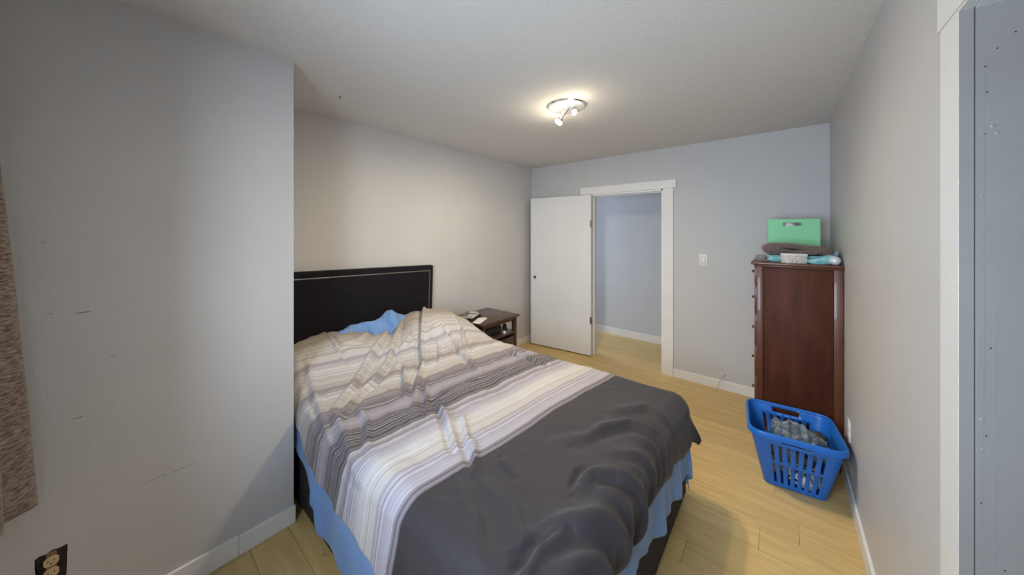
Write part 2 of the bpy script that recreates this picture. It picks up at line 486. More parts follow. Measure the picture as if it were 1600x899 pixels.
# right wall with the closet opening
OY0, OY1, OZ = 0.33, 1.1275, 2.0
bm = bmesh.new()
box(bm, XR, XR + T, OY1, YF + T, 0, H); box(bm, XR, XR + T, YB - T, OY0, 0, H); box(bm, XR, XR + T, OY0, OY1, OZ, H)
struct(link_mesh('wall_right', bm, M['wall']))
# window wall behind the camera
WX0, WX1, WZ0, WZ1 = -1.02, -0.02, 0.95, 1.95
bm = bmesh.new()
box(bm, XN, WX0, YB - T, YB, 0, H); box(bm, WX1, XR, YB - T, YB, 0, H)
box(bm, WX0, WX1, YB - T, YB, 0, WZ0); box(bm, WX0, WX1, YB - T, YB, WZ1, H)
struct(link_mesh('wall_back', bm, M['wall']))
# closet behind the right opening
bm = bmesh.new()
box(bm, 1.0, 1.08, 0.0, 1.5, 0, H); box(bm, XR + T, 1.0, -0.08, 0.0, 0, H); box(bm, XR + T, 1.0, 1.5, 1.58, 0, H)
struct(link_mesh('wall_closet', bm, M['wall']))
# hall
bm = bmesh.new()
box(bm, -3.95, XR + 0.9, YH, YH + T, 0, H)
struct(link_mesh('wall_hall', bm, M['hallwall']))
bm = bmesh.new()
box(bm, -3.95, -3.83, YF + T, YH, 0, H)
box(bm, -3.95, XL - T, YF, YF + T, 0, H)
box(bm, XR + 0.78, XR + 0.9, YF + T, YH, 0, H); box(bm, XR + T, XR + 0.9, YF, YF + T, 0, H)
struct(link_mesh('wall_hall_end', bm, M['hallwall']))
struct(boxobj('ceiling', -3.95, XR + 0.9, YB - T, YH + T, H, H + 0.1, M['ceiling']))

# floor: sub-floor and individual planks
flo = struct(boxobj('floor', -3.95, XR + 0.9, YB - T, YH + T, -0.10, -0.006, M['black']))
PW = 0.157; LEN = 1.22
joints = {0: -0.364, 2: -0.088, 3: 0.067}
plank_cache = {}


def plank(x0, x1, y0, y1):
    key = (round(x1 - x0, 3), round(y1 - y0, 3))
    if key not in plank_cache:
        bm = bmesh.new(); lx, ly = key; g = 0.0007
        vs = [bm.verts.new(p) for p in ((-lx / 2 + g, -ly / 2 + g, 0), (lx / 2 - g, -ly / 2 + g, 0), (lx / 2 - g, ly / 2 - g, 0), (-lx / 2 + g, ly / 2 - g, 0))]
        lo = [bm.verts.new((p.co.x, p.co.y, -0.006)) for p in vs]
        bm.faces.new(vs)
        for k in range(4):
            bm.faces.new((vs[k], vs[(k + 1) % 4], lo[(k + 1) % 4], lo[k]))
        me = bpy.data.meshes.new('plank'); bm.to_mesh(me); bm.free(); me.materials.append(M['plank']); plank_cache[key] = me
    o = bpy.data.objects.new('plank', plank_cache[key]); COL.objects.link(o)
    o.parent = flo; o.location = ((x0 + x1) / 2, (y0 + y1) / 2, 0)


k0 = -13
for k in range(k0, 21):
    y0 = 1.652 + PW * k; y1 = y0 + PW
    y0 = max(y0, YB); y1 = min(y1, YH)
    if y1 - y0 < 0.01:
        continue
    hall = y1 > YF + T * 0.5
    xa, xb = (-3.83, XR + 0.78) if hall else ((XN if y1 < YC + 0.02 else XL), XR)
    if y0 < YC < y1:
        xa = XL
    j = joints.get(k, -2.9 + ((k * 0.47 + 13) % 1.0) * LEN)
    while j > xa:
        j -= LEN
    x = j
    while x < xb:
        a, b = max(x, xa), min(x + LEN, xb)
        if b - a > 0.02:
            plank(a, b, y0, y1)
        x += LEN

# baseboards
BH, BT = 0.092, 0.013


def baseboard(name, x0, x1, y0, y1, h=BH):
    return struct(boxobj(name, x0, x1, y0, y1, 0.0005, h, M['trim'], bev=0.002, seg=1))


baseboard('baseboard_left_near', XN, XN + BT, 0.354, YC + 0.006)
baseboard('baseboard_left_near_end', XN, XN + BT, YB, 0.353, h=BH + 0.005)
baseboard('baseboard_left', XL, XL + BT, YC, YF)
baseboard('baseboard_far_left', XL + BT, DX0 - 0.10, YF - BT, YF)
baseboard('baseboard_far_right', DX1 + 0.101, XR, YF - BT, YF)
baseboard('baseboard_right', XR - BT, XR, OY1 + 0.105, 2.918)
baseboard('baseboard_hall', -3.83, XR + 0.78, YH - BT, YH, h=0.10)

# far doorway: jambs, stop, casing, header
bm = bmesh.new()
box(bm, DX0, DX0 + 0.02, YF - 0.002, YF + T + 0.002, 0, DZ); box(bm, DX1 - 0.02, DX1, YF - 0.002, YF + T + 0.002, 0, DZ)
box(bm, DX0, DX1, YF - 0.002, YF + T + 0.002, DZ - 0.02, DZ)
box(bm, DX0 + 0.02, DX0 + 0.031, YF + 0.045, YF + 0.08, 0, DZ - 0.02); box(bm, DX1 - 0.031, DX1 - 0.02, YF + 0.045, YF + 0.08, 0, DZ - 0.02)
box(bm, DX0 + 0.02, DX1 - 0.02, YF + 0.045, YF + 0.08, DZ - 0.031, DZ - 0.02)
struct(link_mesh('trim_1', bm, M['trim']))
struct(boxobj('trim_2', DX1 - 0.004, DX1 + 0.100, YF - 0.016, YF, 0.0005, DZ, M['trim'], bev=0.0015, seg=1))
struct(boxobj('trim_3', DX0 - 0.100, DX0 + 0.004, YF - 0.016, YF, 0.0005, DZ, M['trim'], bev=0.0015, seg=1))
struct(boxobj('trim_4', DX0 - 0.130, DX1 + 0.127, YF - 0.019, YF, DZ, DZ + 0.090, M['trim'], bev=0.0015, seg=1))

# open door leaf, swung back towards the left wall
hx, hy = -1.806, YF - 0.022
ex, ey = -2.662, 3.628
ang = math.atan2(ey - hy, ex - hx)
dl = math.hypot(ex - hx, ey - hy)
door = bpy.data.objects.new('door_1', None); COL.objects.link(door); struct(door)
door.location = (hx, hy, 0.012); door.rotation_euler = (0, 0, ang)
boxobj('door_leaf', 0.004, dl, -0.002, 0.033, 0.0, 1.985, M['door'], door, bev=0.002, seg=1)
bm = bmesh.new(); lathe(bm, [(0.0, 0.001), (0.010, 0.001), (0.013, 0.003), (0.021, 0.003), (0.023, 0.0)], (dl - 0.066, 0.0325, 0.91), (0, 1, 0), 24)
o = link_mesh('latch_bore', bm, M['brass'], door, smooth=True)
bm = bmesh.new(); lathe(bm, [(0.0, 0.0035), (0.0125, 0.0035), (0.0125, 0.001)], (dl - 0.066, 0.0325, 0.91), (0, 1, 0), 24)
link_mesh('bore_hole', bm, M['hole'], o, smooth=True)
for hz in (0.436, 1.625):
    bm = bmesh.new()
    lathe(bm, [(0, -0.045), (0.006, -0.045), (0.006, 0.045), (0, 0.045)], (-0.002, 0.039, hz), (0, 0, 1), 10)
    box(bm, -0.002, 0.018, 0.033, 0.0345, hz - 0.042, hz + 0.042)
    for dz in (-0.015, 0.015):
        box(bm, -0.0085, 0.0045, 0.0325, 0.0455, hz + dz - 0.001, hz + dz + 0.001)
    link_mesh('hinge', bm, M['brass'], door, smooth=True)

# closet opening in the right wall: gray jamb, cream casing
FX = XR - 0.018
cas = struct(boxobj('trim_5', FX, XR, OY1 + 0.0012, OY1 + 0.104, 0.0005, OZ + 0.006, M['trim'], bev=0.001, seg=1))
boxobj('painted_edge', FX + 0.0004, XR + 0.0012, OY1 - 0.0008, OY1 + 0.0012, 0.0005, OZ + 0.004, M['trimgray'], cas)
jam = struct(boxobj('trim_6', XR + 0.0022, XR + T + 0.01, OY1 - 0.0025, OY1 + 0.002, 0, OZ + 0.01, M['trimgray'], bev=0.0012, seg=1))
boxobj('gap', XR + 0.0010, XR + 0.0026, OY1 - 0.0012, OY1 + 0.001, 0, OZ + 0.004, M['hole'], jam)
bm = bmesh.new()
for (px, pz) in ((0.3185, 1.873), (0.3325, 1.905), (0.3205, 1.82), (0.3175, 1.735), (0.3535, 1.93), (0.325, 1.3), (0.3195, 1.12), (0.341, 0.86), (0.3135, 0.98)):
    lathe(bm, [(0, 0.0006), (0.0013, 0.0004), (0.0015, 0)], (px, OY1 - 0.0025, pz), (0, -1, 0), 8)
link_mesh('nail_hole', bm, M['hole'], jam)['kind'] = 'stuff'
bm = bmesh.new()
for (px, pz, r) in ((0.3275, 1.75, 0.004), (0.333, 1.735, 0.0035), (0.3145, 1.61, 0.003), (0.3145, 1.15, 0.0045), (0.3150, 1.09, 0.003)):
    lathe(bm, [(0, 0.0012), (r * 0.6, 0.0009), (r, 0)], (px, OY1 - 0.0025, pz), (0, -1, 0), 10)
for (x0, z0, z1) in ((0.3165, 1.2, 1.98), (0.3155, 0.0, 1.25), (0.3305, 0.7, 1.4)):
    box(bm, x0, x0 + 0.0008, OY1 - 0.0031, OY1 - 0.0022, z0, z1)
link_mesh('paint_drip', bm, M['trimgray'], jam, smooth=True)['kind'] = 'stuff'
hd = struct(boxobj('trim_7', FX - 0.002, XR, OY0 - 0.11, OY1 + 0.115, OZ + 0.006, OZ + 0.10, M['trim'], bev=0.001, seg=1))
boxobj('painted_edge', FX, XR, OY0, OY1 + 0.001, OZ, OZ + 0.0055, M['trim'], hd)
struct(boxobj('trim_8', XR + 0.003, XR + T + 0.01, OY0, OY1 - 0.003, OZ - 0.003, OZ + 0.012, M['trim']))
struct(boxobj('trim_9', FX, XR, OY0 - 0.104, OY0, 0.0005, OZ + 0.006, M['trim']))

# window behind the camera
wf = struct(bpy.data.objects.new('window_1', None)); COL.objects.link(wf)
bm = bmesh.new()
box(bm, WX0 - 0.06, WX0, YB, YB + 0.015, WZ0 - 0.06, WZ1 + 0.06); box(bm, WX1, WX1 + 0.06, YB, YB + 0.015, WZ0 - 0.06, WZ1 + 0.06)
box(bm, WX0, WX1, YB, YB + 0.015, WZ0 - 0.06, WZ0); box(bm, WX0, WX1, YB, YB + 0.015, WZ1, WZ1 + 0.06)
xm = (WX0 + WX1) / 2
box(bm, WX0, WX0 + 0.03, YB - 0.08, YB - 0.04, WZ0, WZ1); box(bm, WX1 - 0.03, WX1, YB - 0.08, YB - 0.04, WZ0, WZ1)
box(bm, WX0, WX1, YB - 0.08, YB - 0.04, WZ0, WZ0 + 0.03); box(bm, WX0, WX1, YB - 0.08, YB - 0.04, WZ1 - 0.03, WZ1)
box(bm, xm - 0.015, xm + 0.015, YB - 0.08, YB - 0.04, WZ0, WZ1)
link_mesh('window_frame', bm, M['trim'], wf)
for a, b in ((WX0 + 0.03, xm - 0.015), (xm + 0.015, WX1 - 0.03)):
    boxobj('pane', a, b, YB - 0.062, YB - 0.058, WZ0 + 0.03, WZ1 - 0.03, M['glass'], wf)


# scuffs on the near left wall, each a chipped mark in the paint
def at_wall_left(px, py):
    r = (px - 800) / 507.0
    f = -XN / (0.6397 - 0.7686 * r)
    return f * (0.6397 * r + 0.7686), 1.535 - (py - 363) / 507.0 * f


wl = bpy.data.objects['wall_left_near']
for (pa, pb, wd) in (((118, 490), (142, 487), 0.0022), ((170, 556), (181, 556), 0.0012), ((113, 655), (131, 651), 0.0016), ((75, 490), (85, 490), 0.0012),
                     ((224, 755), (262, 741), 0.0011), ((262, 741), (302, 725), 0.0011), ((66, 380), (72, 378), 0.0014)):
    a = at_wall_left(*pa); b = at_wall_left(*pb)
    bm = bmesh.new(); top = []; bot = []
    for i in range(9):
        t = i / 8; y = a[0] + (b[0] - a[0]) * t; z = a[1] + (b[1] - a[1]) * t
        hw = wd * (0.25 + 0.75 * abs(math.sin(i * 1.9 + pa[0]))) * (0.3 if i in (0, 8) else 1)
        top.append(bm.verts.new((XN + 0.0005, y, z + hw))); bot.append(bm.verts.new((XN + 0.0005, y, z - hw)))
    for i in range(8):
        bm.faces.new((top[i], top[i + 1], bot[i + 1], bot[i]))
    link_mesh('scuff_mark', bm, M['scuff'], wl)
# small hook in the ceiling near the corner
bm = bmesh.new(); lathe(bm, [(0.008, 0), (0.008, 0.004), (0.003, 0.006), (0.003, 0.014), (0, 0.015)], (-2.27, 0.93, H), (0, 0, -1), 12)
tag(link_mesh('ceiling_hook', bm, M['brass'], smooth=True), 'tiny dark metal hook stub in the ceiling above the headboard end', 'hook')

# ---------------------------------------------------------------- bed
BX0, BX1, BY0, BY1 = -2.62, -0.425, 0.625, 2.085
bed = thing('bed', 'bed with tall black nailhead headboard and charcoal upholstered base', 'bed', (-1.5, 1.35, 0))
inv = Vector((1.5, -1.35, 0))


def bedbox(name, x0, x1, y0, y1, z0, z1, mat, bev=0.01, seg=3):
    return boxobj(name, x0 + 1.5, x1 + 1.5, y0 - 1.35, y1 - 1.35, z0, z1, mat, bed, bev, seg)


bedbox('base', BX0, BX1, BY0, BY1, 0.03, 0.30, M['basefab'], 0.012)
for x in (BX0 + 0.1, BX1 - 0.1):
    for y in (BY0 + 0.1, BY1 - 0.1):
        bedbox('leg', x - 0.025, x + 0.025, y - 0.025, y + 0.025, 0.0, 0.03, M['black'], 0)
bedbox('mattress', BX0 + 0.02, BX1 - 0.02, BY0 + 0.01, BY1 - 0.01, 0.30, 0.545, M['paper'], 0.05, 5)
# headboard, leaning slightly down at its right end
hbm = bpy.data.objects.new('headboard', None)
HR = math.radians(-1.9)
Y0h, Y1h = 0.63 - 1.35, 1.985 - 1.35


def hb_pt(x, y, z):
    # rotate about the right-hand bottom in the YZ plane
    c, s = math.cos(HR), math.sin(HR)
    dy, dz = y - Y1h, z - 1.2
    return Vector((x + 1.5, Y1h + dy * c - dz * s, 1.2 + dy * s + dz * c))


bm = bmesh.new(); box(bm, -2.735, -2.665, Y0h + 0.02, Y1h, 0.14, 1.207, bev=0.014, seg=4)
for v in bm.verts:
    v.co = hb_pt(v.co.x, v.co.y, v.co.z)
hbm = link_mesh('headboard', bm, M['headboard'], bed, smooth=True)
bm = bmesh.new(); box(bm, -2.668, -2.653, Y0h + 0.06, Y1h - 0.062, 0.2, 1.142, bev=0.007, seg=3)
for v in bm.verts:
    v.co = hb_pt(v.co.x, v.co.y, v.co.z)
link_mesh('panel', bm, M['headboard'], hbm, smooth=True)
# row of nailheads: 200 small domes round the panel, joined as trim too small to pick apart
bm = bmesh.new()
z_t = 1.156; y_r = Y1h - 0.048
ny = int((y_r - Y0h - 0.03) / 0.0105)
for i in range(ny):
    lathe(bm, [(0.0044, -0.002), (0.0036, 0.0022), (0, 0.0036)], hb_pt(-2.662, y_r - i * 0.0105, z_t), (1, 0, 0), 6)
for i in range(1, 60):
    lathe(bm, [(0.0044, -0.002), (0.0036, 0.0022), (0, 0.0036)], hb_pt(-2.662, y_r, z_t - i * 0.0105), (1, 0, 0), 6)
nl = link_mesh('nailhead_trim', bm, M['nail'], hbm, smooth=True); nl['kind'] = 'stuff'
nl['label'] = 'row of pale silver nailheads'

# --- draped bedding: cloth coordinates -> world, rolling over the bed edges
CR, FR_ = 0.7686, 0.6397


def unproj(px, py, z):
    f = (1.535 - z) * 507.0 / (py - 363.0); r = (px - 800) / 507.0 * f
    return np.array([r * CR - f * FR_, r * FR_ + f * CR])


def sm(x, a, b):
    t = np.clip((x - a) / (b - a), 0, 1); return t * t * (3 - 2 * t)


def vnoise(X, Y, sc, seed, oct=3):
    """cheap smooth noise from summed rotated sines"""
    rs = np.random.RandomState(seed); out = np.zeros_like(X); amp = 1.0; tot = 0
    for o_ in range(oct):
        for _ in range(5):
            a = rs.rand() * 2 * PI; k = sc * (0.7 + 0.6 * rs.rand()) * (2 ** o_); p = rs.rand() * 2 * PI
            out += amp * np.sin((X * math.cos(a) + Y * math.sin(a)) * k + p + 1.3 * np.sin((X * math.sin(a) - Y * math.cos(a)) * k * 0.6 + p * 2))
        tot += amp * 5 * 0.5; amp *= 0.5
    return out / tot


def polydist(X, Y, pts):
    """signed distance to a polyline and position along it"""
    best = np.full(X.shape, 1e9); sgn = np.zeros(X.shape); along = np.zeros(X.shape); L = 0
    segs = list(zip(pts, pts[1:])); tot = sum(np.hypot(*(b - a)) for a, b in segs)
    for a, b in segs:
        d = b - a; l = np.hypot(*d); t = np.clip(((X - a[0]) * d[0] + (Y - a[1]) * d[1]) / (l * l), 0, 1)
        qx = X - a[0] - t * d[0]; qy = Y - a[1] - t * d[1]; D = np.hypot(qx, qy)
        mk = D < best
        best = np.where(mk, D, best); sgn = np.where(mk, np.sign(d[0] * qy - d[1] * qx), sgn)
        along = np.where(mk, (L + t * l) / tot, along); L += l
    return best * sgn, along


def fold(X, Y, pts, amp, wd, valley=0.7, side=1):
    d, t = polydist(X, Y, pts)
    env = np.sqrt(np.clip(np.sin(PI * np.clip(0.04 + 0.92 * t, 0, 1)), 0, 1))
    return amp * env * (np.exp(-(d / wd) ** 2) - valley * np.exp(-((d - side * 1.7 * wd) / (1.1 * wd)) ** 2))


def drape(CX, CY, rect, rad, Ht, flare=0.10):
    """cloth coords -> world; rect = (x1, y0, y1) outer faces of the bed"""
    x1, y0, y1 = rect[0] - rad, rect[1] + rad, rect[2] - rad
    ex = np.maximum(CX - x1, 0); ey = np.where(CY < y0, CY - y0, np.where(CY > y1, CY - y1, 0))
    d = np.hypot(ex, ey) + 1e-9; ux = ex / d; uy = ey / d
    q = rad * PI / 2
    over = np.maximum(d - q, 0)
    hor = np.where(d < q, rad * np.sin(np.minimum(d, q) / rad), rad + over * flare)
    drop = np.where(d < q, rad * (1 - np.cos(np.minimum(d, q) / rad)), rad + over * 0.985)
    X = np.minimum(CX, x1) + ux * hor; Y = np.clip(CY, y0, y1) + uy * hor; Z = Ht - drop
    return X, Y, Z, ux, uy, over, drop


NU, NV = 300, 270
U, V = np.meshgrid(np.linspace(0, 1, NU), np.linspace(0, 1, NV), indexing='ij')
# cloth outline in cloth coordinates
CYt = 0.35 + V * 2.0
xh = np.interp(CYt, [0.3, 0.62, 0.85, 0.98, 1.08, 1.34, 1.44, 1.60, 1.95, 2.1, 2.4],
               [-2.44, -2.54, -2.58, -2.52, -2.39, -2.34, -2.43, -2.57, -2.59, -2.50, -2.42])
xf = np.interp(CYt, [0.35, 0.7, 1.0, 1.3, 1.6, 1.85, 2.05, 2.35], [-0.30, -0.275, -0.27, -0.268, -0.255, -0.225, -0.175, -0.21])
CX = xh + (xf - xh) * U
left = np.interp(CX, [-2.6, -2.3, -2.05, -1.95, -1.83, -1.70, -1.4, -1.05, -0.3], [0.56, 0.56, 0.52, 0.50, 0.44, 0.40, 0.37, 0.33, 0.28])
right = np.interp(CX, [-2.6, -2.2, -1.9, -0.9, -0.3], [2.12, 2.20, 2.24, 2.26, 2.24])
CY = left + (right - left) * V


def pill(X, Y, cx, cy, a, b, h, p=3.0):
    return h * np.exp(-(np.abs((X - cx) / a) ** p + np.abs((Y - cy) / b) ** p))


Ht = 0.605 + pill(CX, CY, -2.46, 0.93, 0.36, 0.46, 0.185) + pill(CX, CY, -2.42, 1.76, 0.34, 0.36, 0.215, 2.6) + pill(CX, CY, -2.20, 1.65, 0.30, 0.30, 0.045, 2.2)
Ht += pill(CX, CY, -1.0, 1.5, 0.5, 0.5, 0.02, 2)
fade = sm(CX, -2.5, -2.2)
Ht += 0.010 * vnoise(CX, CY, 5.5, 3, 2)
rough_zone = 1 - sm(CX, -1.5, -0.9)
Ht += 0.006 * vnoise(CX * 0.6, CY * 1.4, 14, 8, 2) * (0.35 + 0.65 * rough_zone)
cre = 1 - np.sqrt(np.abs(vnoise(CX * 1.3, CY * 0.7, 9, 77, 2)))
Ht += 0.016 * np.clip(cre - 0.55, 0, 1) * (0.35 + 0.65 * rough_zone)
cre = 1 - np.sqrt(np.abs(vnoise(CX * 0.8, CY * 1.2, 17, 91, 2)))
Ht += 0.010 * np.clip(cre - 0.55, 0, 1) * (0.25 + 0.75 * rough_zone)
Ht += 0.0035 * vnoise(CX, CY, 34, 21, 2) * (0.15 + 0.85 * rough_zone)


def P_(lst, z):
    return [unproj(a, b, z) for a, b in lst]


FOLDS = [
    (P_([(611, 527), (600, 546), (551, 591), (522, 622)], 0.66), 0.020, 0.018, 0.8, 1),
    (P_([(625, 530), (607.5, 562.7), (560, 600), (528, 640)], 0.66), 0.018, 0.016, 0.8, 1),
    (P_([(590, 525), (560, 548), (525, 560)], 0.70), 0.012, 0.018, 0.7, 1),
    (P_([(664, 488), (662, 508), (658, 530), (661, 545), (653, 566), (646, 606)], 0.72), 0.020, 0.017, 0.9, -1),
    (P_([(631, 570), (634, 616)], 0.62), 0.014, 0.013, 0.9, -1),
    (P_([(666, 592), (668, 645)], 0.61), 0.015, 0.012, 0.9, -1),
    (P_([(683, 626), (695, 650), (712, 702)], 0.61), 0.016, 0.014, 0.9, -1),
    (P_([(722, 655), (736, 712)], 0.61), 0.014, 0.014, 0.9, -1),
    (P_([(740, 690), (744, 740)], 0.61), 0.012, 0.014, 0.9, -1),
    (P_([(786, 720), (796, 735), (802, 742)], 0.61), 0.008, 0.012, 0.8, -1),
    (P_([(503, 540), (518, 553), (538, 570)], 0.70), 0.010, 0.012, 0.8, 1),
    (P_([(706, 532), (726, 548), (748, 566)], 0.66), 0.016, 0.018, 0.8, -1),
    (P_([(790, 548), (820, 558), (852, 567)], 0.61), 0.014, 0.016, 0.8, -1),
    (P_([(668, 511), (690, 508), (713, 514)], 0.78), 0.012, 0.014, 0.8, 1),
    (P_([(684, 520), (688, 540)], 0.74), 0.010, 0.012, 0.8, -1),
    (P_([(722, 512), (724, 535)], 0.70), 0.012, 0.012, 0.8, -1),
    (P_([(700, 487), (718, 497), (735, 515)], 0.80), 0.012, 0.014, 0.8, 1),
    (P_([(622, 530), (640, 536), (625, 545)], 0.68), 0.010, 0.012, 0.8, 1),
    (P_([(520, 650), (540, 690), (548, 740)], 0.58), 0.012, 0.02, 0.8, -1),
    (P_([(560, 640), (575, 660), (572, 700)], 0.60), 0.012, 0.016, 0.8, -1),
    (P_([(480, 600), (500, 640), (512, 690)], 0.60), 0.010, 0.018, 0.7, -1),
    # drawn folds over the foot end
    (P_([(905, 695), (945, 675), (985, 668), (1030, 680), (1068, 712)], 0.60), 0.017, 0.026, 0.8, -1),
    (P_([(905, 764), (922, 746), (960, 745), (1005, 756), (1036, 780), (1060, 830)], 0.60), 0.020, 0.026, 0.8, -1),
    (P_([(925, 764), (975, 780), (1010, 806), (1040, 860)], 0.60), 0.014, 0.024, 0.6, -1),
    (P_([(835, 846), (890, 822), (944, 814), (991, 822), (1030, 860)], 0.60), 0.026, 0.036, 0.9, -1),
    (P_([(950, 712), (1005, 716), (1040, 730), (1075, 765)], 0.60), 0.011, 0.022, 0.7, -1),
    (P_([(985, 690), (1030, 700), (1070, 730)], 0.60), 0.010, 0.02, 0.7, -1),
    (P_([(960, 650), (1010, 640), (1060, 662)], 0.60), 0.010, 0.03, 0.6, -1),
    (P_([(815, 905), (845, 864), (880, 845)], 0.60), 0.022, 0.018, 1.0, 1),
    (P_([(893, 768), (905, 744), (920, 738)], 0.60), -0.016, 0.014, 0.2, 1),
    (P_([(880, 885), (940, 868), (1010, 880)], 0.60), 0.020, 0.03, 0.8, -1),
    (P_([(860, 700), (900, 690), (950, 700)], 0.60), 0.006, 0.03, 0.5, 1),
    (P_([(760, 760), (800, 800), (820, 860)], 0.60), 0.010, 0.03, 0.6, 1),
    (P_([(720, 760), (740, 810), (745, 870)], 0.60), 0.008, 0.025, 0.6, 1),
]
disp = np.zeros_like(Ht)
for pts, amp, wd, val, side in FOLDS:
    disp += fold(CX, CY, pts, amp * (1.2 if pts[0][0] > -0.85 else 1.45), wd, val, side)
X, Y, Z, ux, uy, over, drop = drape(CX, CY, (-0.395, 0.598, 2.115), 0.095, Ht)
# folds push out along the local normal
nrm_out = np.clip(drop / 0.095, 0, 1)
ang_ = np.minimum(np.hypot(np.maximum(CX - (-0.405 - 0.095), 0), 0) / 0.15, 1) * PI / 2
dh = np.maximum(disp, -0.004)
X += ux * dh * nrm_out; Y += uy * dh * nrm_out
Z += disp * (1 - 0.85 * nrm_out)
# wavy hanging parts
along = np.where(np.abs(uy) > ux, CX * 1.0, CY * 1.0)
wave = 0.016 * np.sin(along * 17 + 0.6) + 0.010 * np.sin(along * 31 + 2.0) + 0.006 * np.sin(along * 55)
amt = np.clip(drop / 0.22, 0, 1) ** 1.3
lside = (uy < 0).astype(float)
amt2 = amt * (1 - 0.72 * lside)
foot = (ux > 0.5).astype(float)
amt2 = amt2 * (1 - 0.5 * foot)
X += ux * wave * amt2; Y += uy * wave * amt2
# puffy hem curls back under along the foot and the far side
hemd = np.minimum((1 - U) * 2.3, (1 - V) * 1.7)
curl = np.clip(1 - hemd / 0.05, 0, 1) ** 2 * np.clip(drop / 0.1, 0, 1)
X -= ux * curl * 0.018; Y -= uy * curl * 0.018 * (1 - lside)
# far foot corner flares outwards
corner = np.clip(ux, 0, 1) * np.clip(uy, 0, 1) * 2
oc = np.minimum(over, 0.15) + 0.25 * np.maximum(over - 0.15, 0)
Z += corner * (over - oc) * 0.45
X += corner * oc * 0.30; Y += corner * oc * 0.04; X -= 0.10 * corner * (over - oc)
Pd = np.stack([X, Y, Z], -1)
bound = -0.90 + 0.11 * (CY - 1.35)
UVd = np.stack([bound - CX + 0.006 * vnoise(CX, CY, 6, 5, 2), CY], -1)
duvet = grid_obj('duvet', Pd, M['duvet'], uv=UVd, thick=0.016)
tag(duvet, 'rumpled duvet striped cream, taupe and charcoal spread over the bed', 'duvet')


# blue flat sheet under the duvet, hanging over side and foot
NU2, NV2 = 220, 200
U, V = np.meshgrid(np.linspace(0, 1, NU2), np.linspace(0, 1, NV2), indexing='ij')
CYt = 0.2 + V * 2.3
xf = np.interp(CYt, [0.2, 0.7, 1.0, 1.12, 1.16, 1.28, 1.31, 1.5, 1.8, 2.05, 2.5], [-0.09, -0.09, -0.10, -0.12, -0.17, -0.13, -0.19, -0.12, -0.08, -0.04, -0.02])
CX = -2.5 + (xf + 2.5) * U
left = np.interp(CX, [-2.5, -2.05, -1.93, -1.84, -1.74, -1.68, -1.55, -1.3, -0.9, 0.0], [0.46, 0.42, 0.40, 0.35, 0.28, 0.17, 0.14, 0.12, 0.11, 0.11])
right = np.full_like(left, 2.34)
CY = left + (right - left) * V
Ht = 0.568 + 0 * CX + pill(CX, CY, -2.55, 0.93, 0.2, 0.46, 0.03)
X, Y, Z, ux, uy, over, drop = drape(CX, CY, (-0.418, 0.612, 2.095), 0.06, Ht, flare=0.012)
along = np.where(np.abs(uy) > ux, CX, CY)
wave = (0.012 * np.sin(along * 21 + 1.0) + 0.010 * np.sin(along * 38 + 4 * over)) * (1 - 0.75 * (uy < 0)) + 0.006 * np.sin(along * 9)
gather = 0.022 * np.exp(-((CX + 1.80 - 0.25 * over) / 0.035) ** 2) + 0.018 * np.exp(-((CX + 1.69 + 0.2 * over) / 0.02) ** 2) - 0.012 * np.exp(-((CX + 1.74) / 0.02) ** 2)
amt = np.clip(drop / 0.35, 0, 1)
off = (wave + 0.006) * amt + gather * np.clip(drop / 0.15, 0, 1) * (uy < 0)
X += ux * np.maximum(off, -0.004); Y += uy * np.maximum(off, -0.004)
Ps = np.stack([X, Y, Z], -1)
tag(grid_obj('bed_sheet', Ps, M['sheet'], thick=0.003), 'blue flat sheet hanging below the duvet over the bed side and foot', 'sheet')


# crumpled blue pillowcase / pillow between duvet and headboard
def pillow_mesh(a, b, h, seed, crumple=0.02, n=64, k=40, sharp=0.5):
    th, ph = np.meshgrid(np.linspace(0, 2 * PI, n, endpoint=False), np.linspace(-PI / 2, PI / 2, k), indexing='ij')
    c, s = np.cos(th), np.sin(th); e = sharp
    cp = np.cos(ph) ** 0.7
    X = a * np.sign(c) * np.abs(c) ** e * cp; Y = b * np.sign(s) * np.abs(s) ** e * cp
    rr = np.clip((np.abs(X / a) ** 4 + np.abs(Y / b) ** 4), 0, 1)
    Z = h * np.sin(ph) * (1 - 0.4 * rr)
    N = vnoise(X * 1.0 + 3 * Z, Y + 2 * Z, 16, seed, 3)
    R = np.sqrt(np.abs(vnoise(X + Z, Y - Z, 11, seed + 5, 2)))
    D = crumple * (0.6 * N - 1.0 * R + 0.5)
    L = np.sqrt((X / a) ** 2 + (Y / b) ** 2 + (Z / h) ** 2) + 1e-6
    X = X + D * (X / a) / L; Y = Y + D * (Y / b) / L; Z = Z + D * (Z / h) / L
    return np.stack([X, Y, Z], -1)


def place(P, loc, rx=0, ry=0, rz=0):
    R = np.array((Matrix.Rotation(rz, 3, 'Z') @ Matrix.Rotation(ry, 3, 'Y') @ Matrix.Rotation(rx, 3, 'X')))
    return P @ R.T + np.array(loc)


def cap_pillow(name, P, mat, label, cat, group=None):
    o = grid_obj(name, P, mat, closed_u=True)
    return tag(o, label, cat, group)


n1, n2 = 120, 60
Vv, Uu = np.meshgrid(np.linspace(0, 1, n1), np.linspace(0, 1, n2), indexing='ij')
yy = 0.96 + Vv * 0.80
ridge = np.interp(yy, [0.96, 1.02, 1.10, 1.18, 1.28, 1.36, 1.41, 1.435, 1.47, 1.56, 1.76], [0.74, 0.805, 0.825, 0.83, 0.825, 0.845, 0.885, 0.885, 0.85, 0.82, 0.80])
xr_ = np.interp(yy, [0.96, 1.2, 1.43, 1.76], [-2.48, -2.50, -2.50, -2.56])
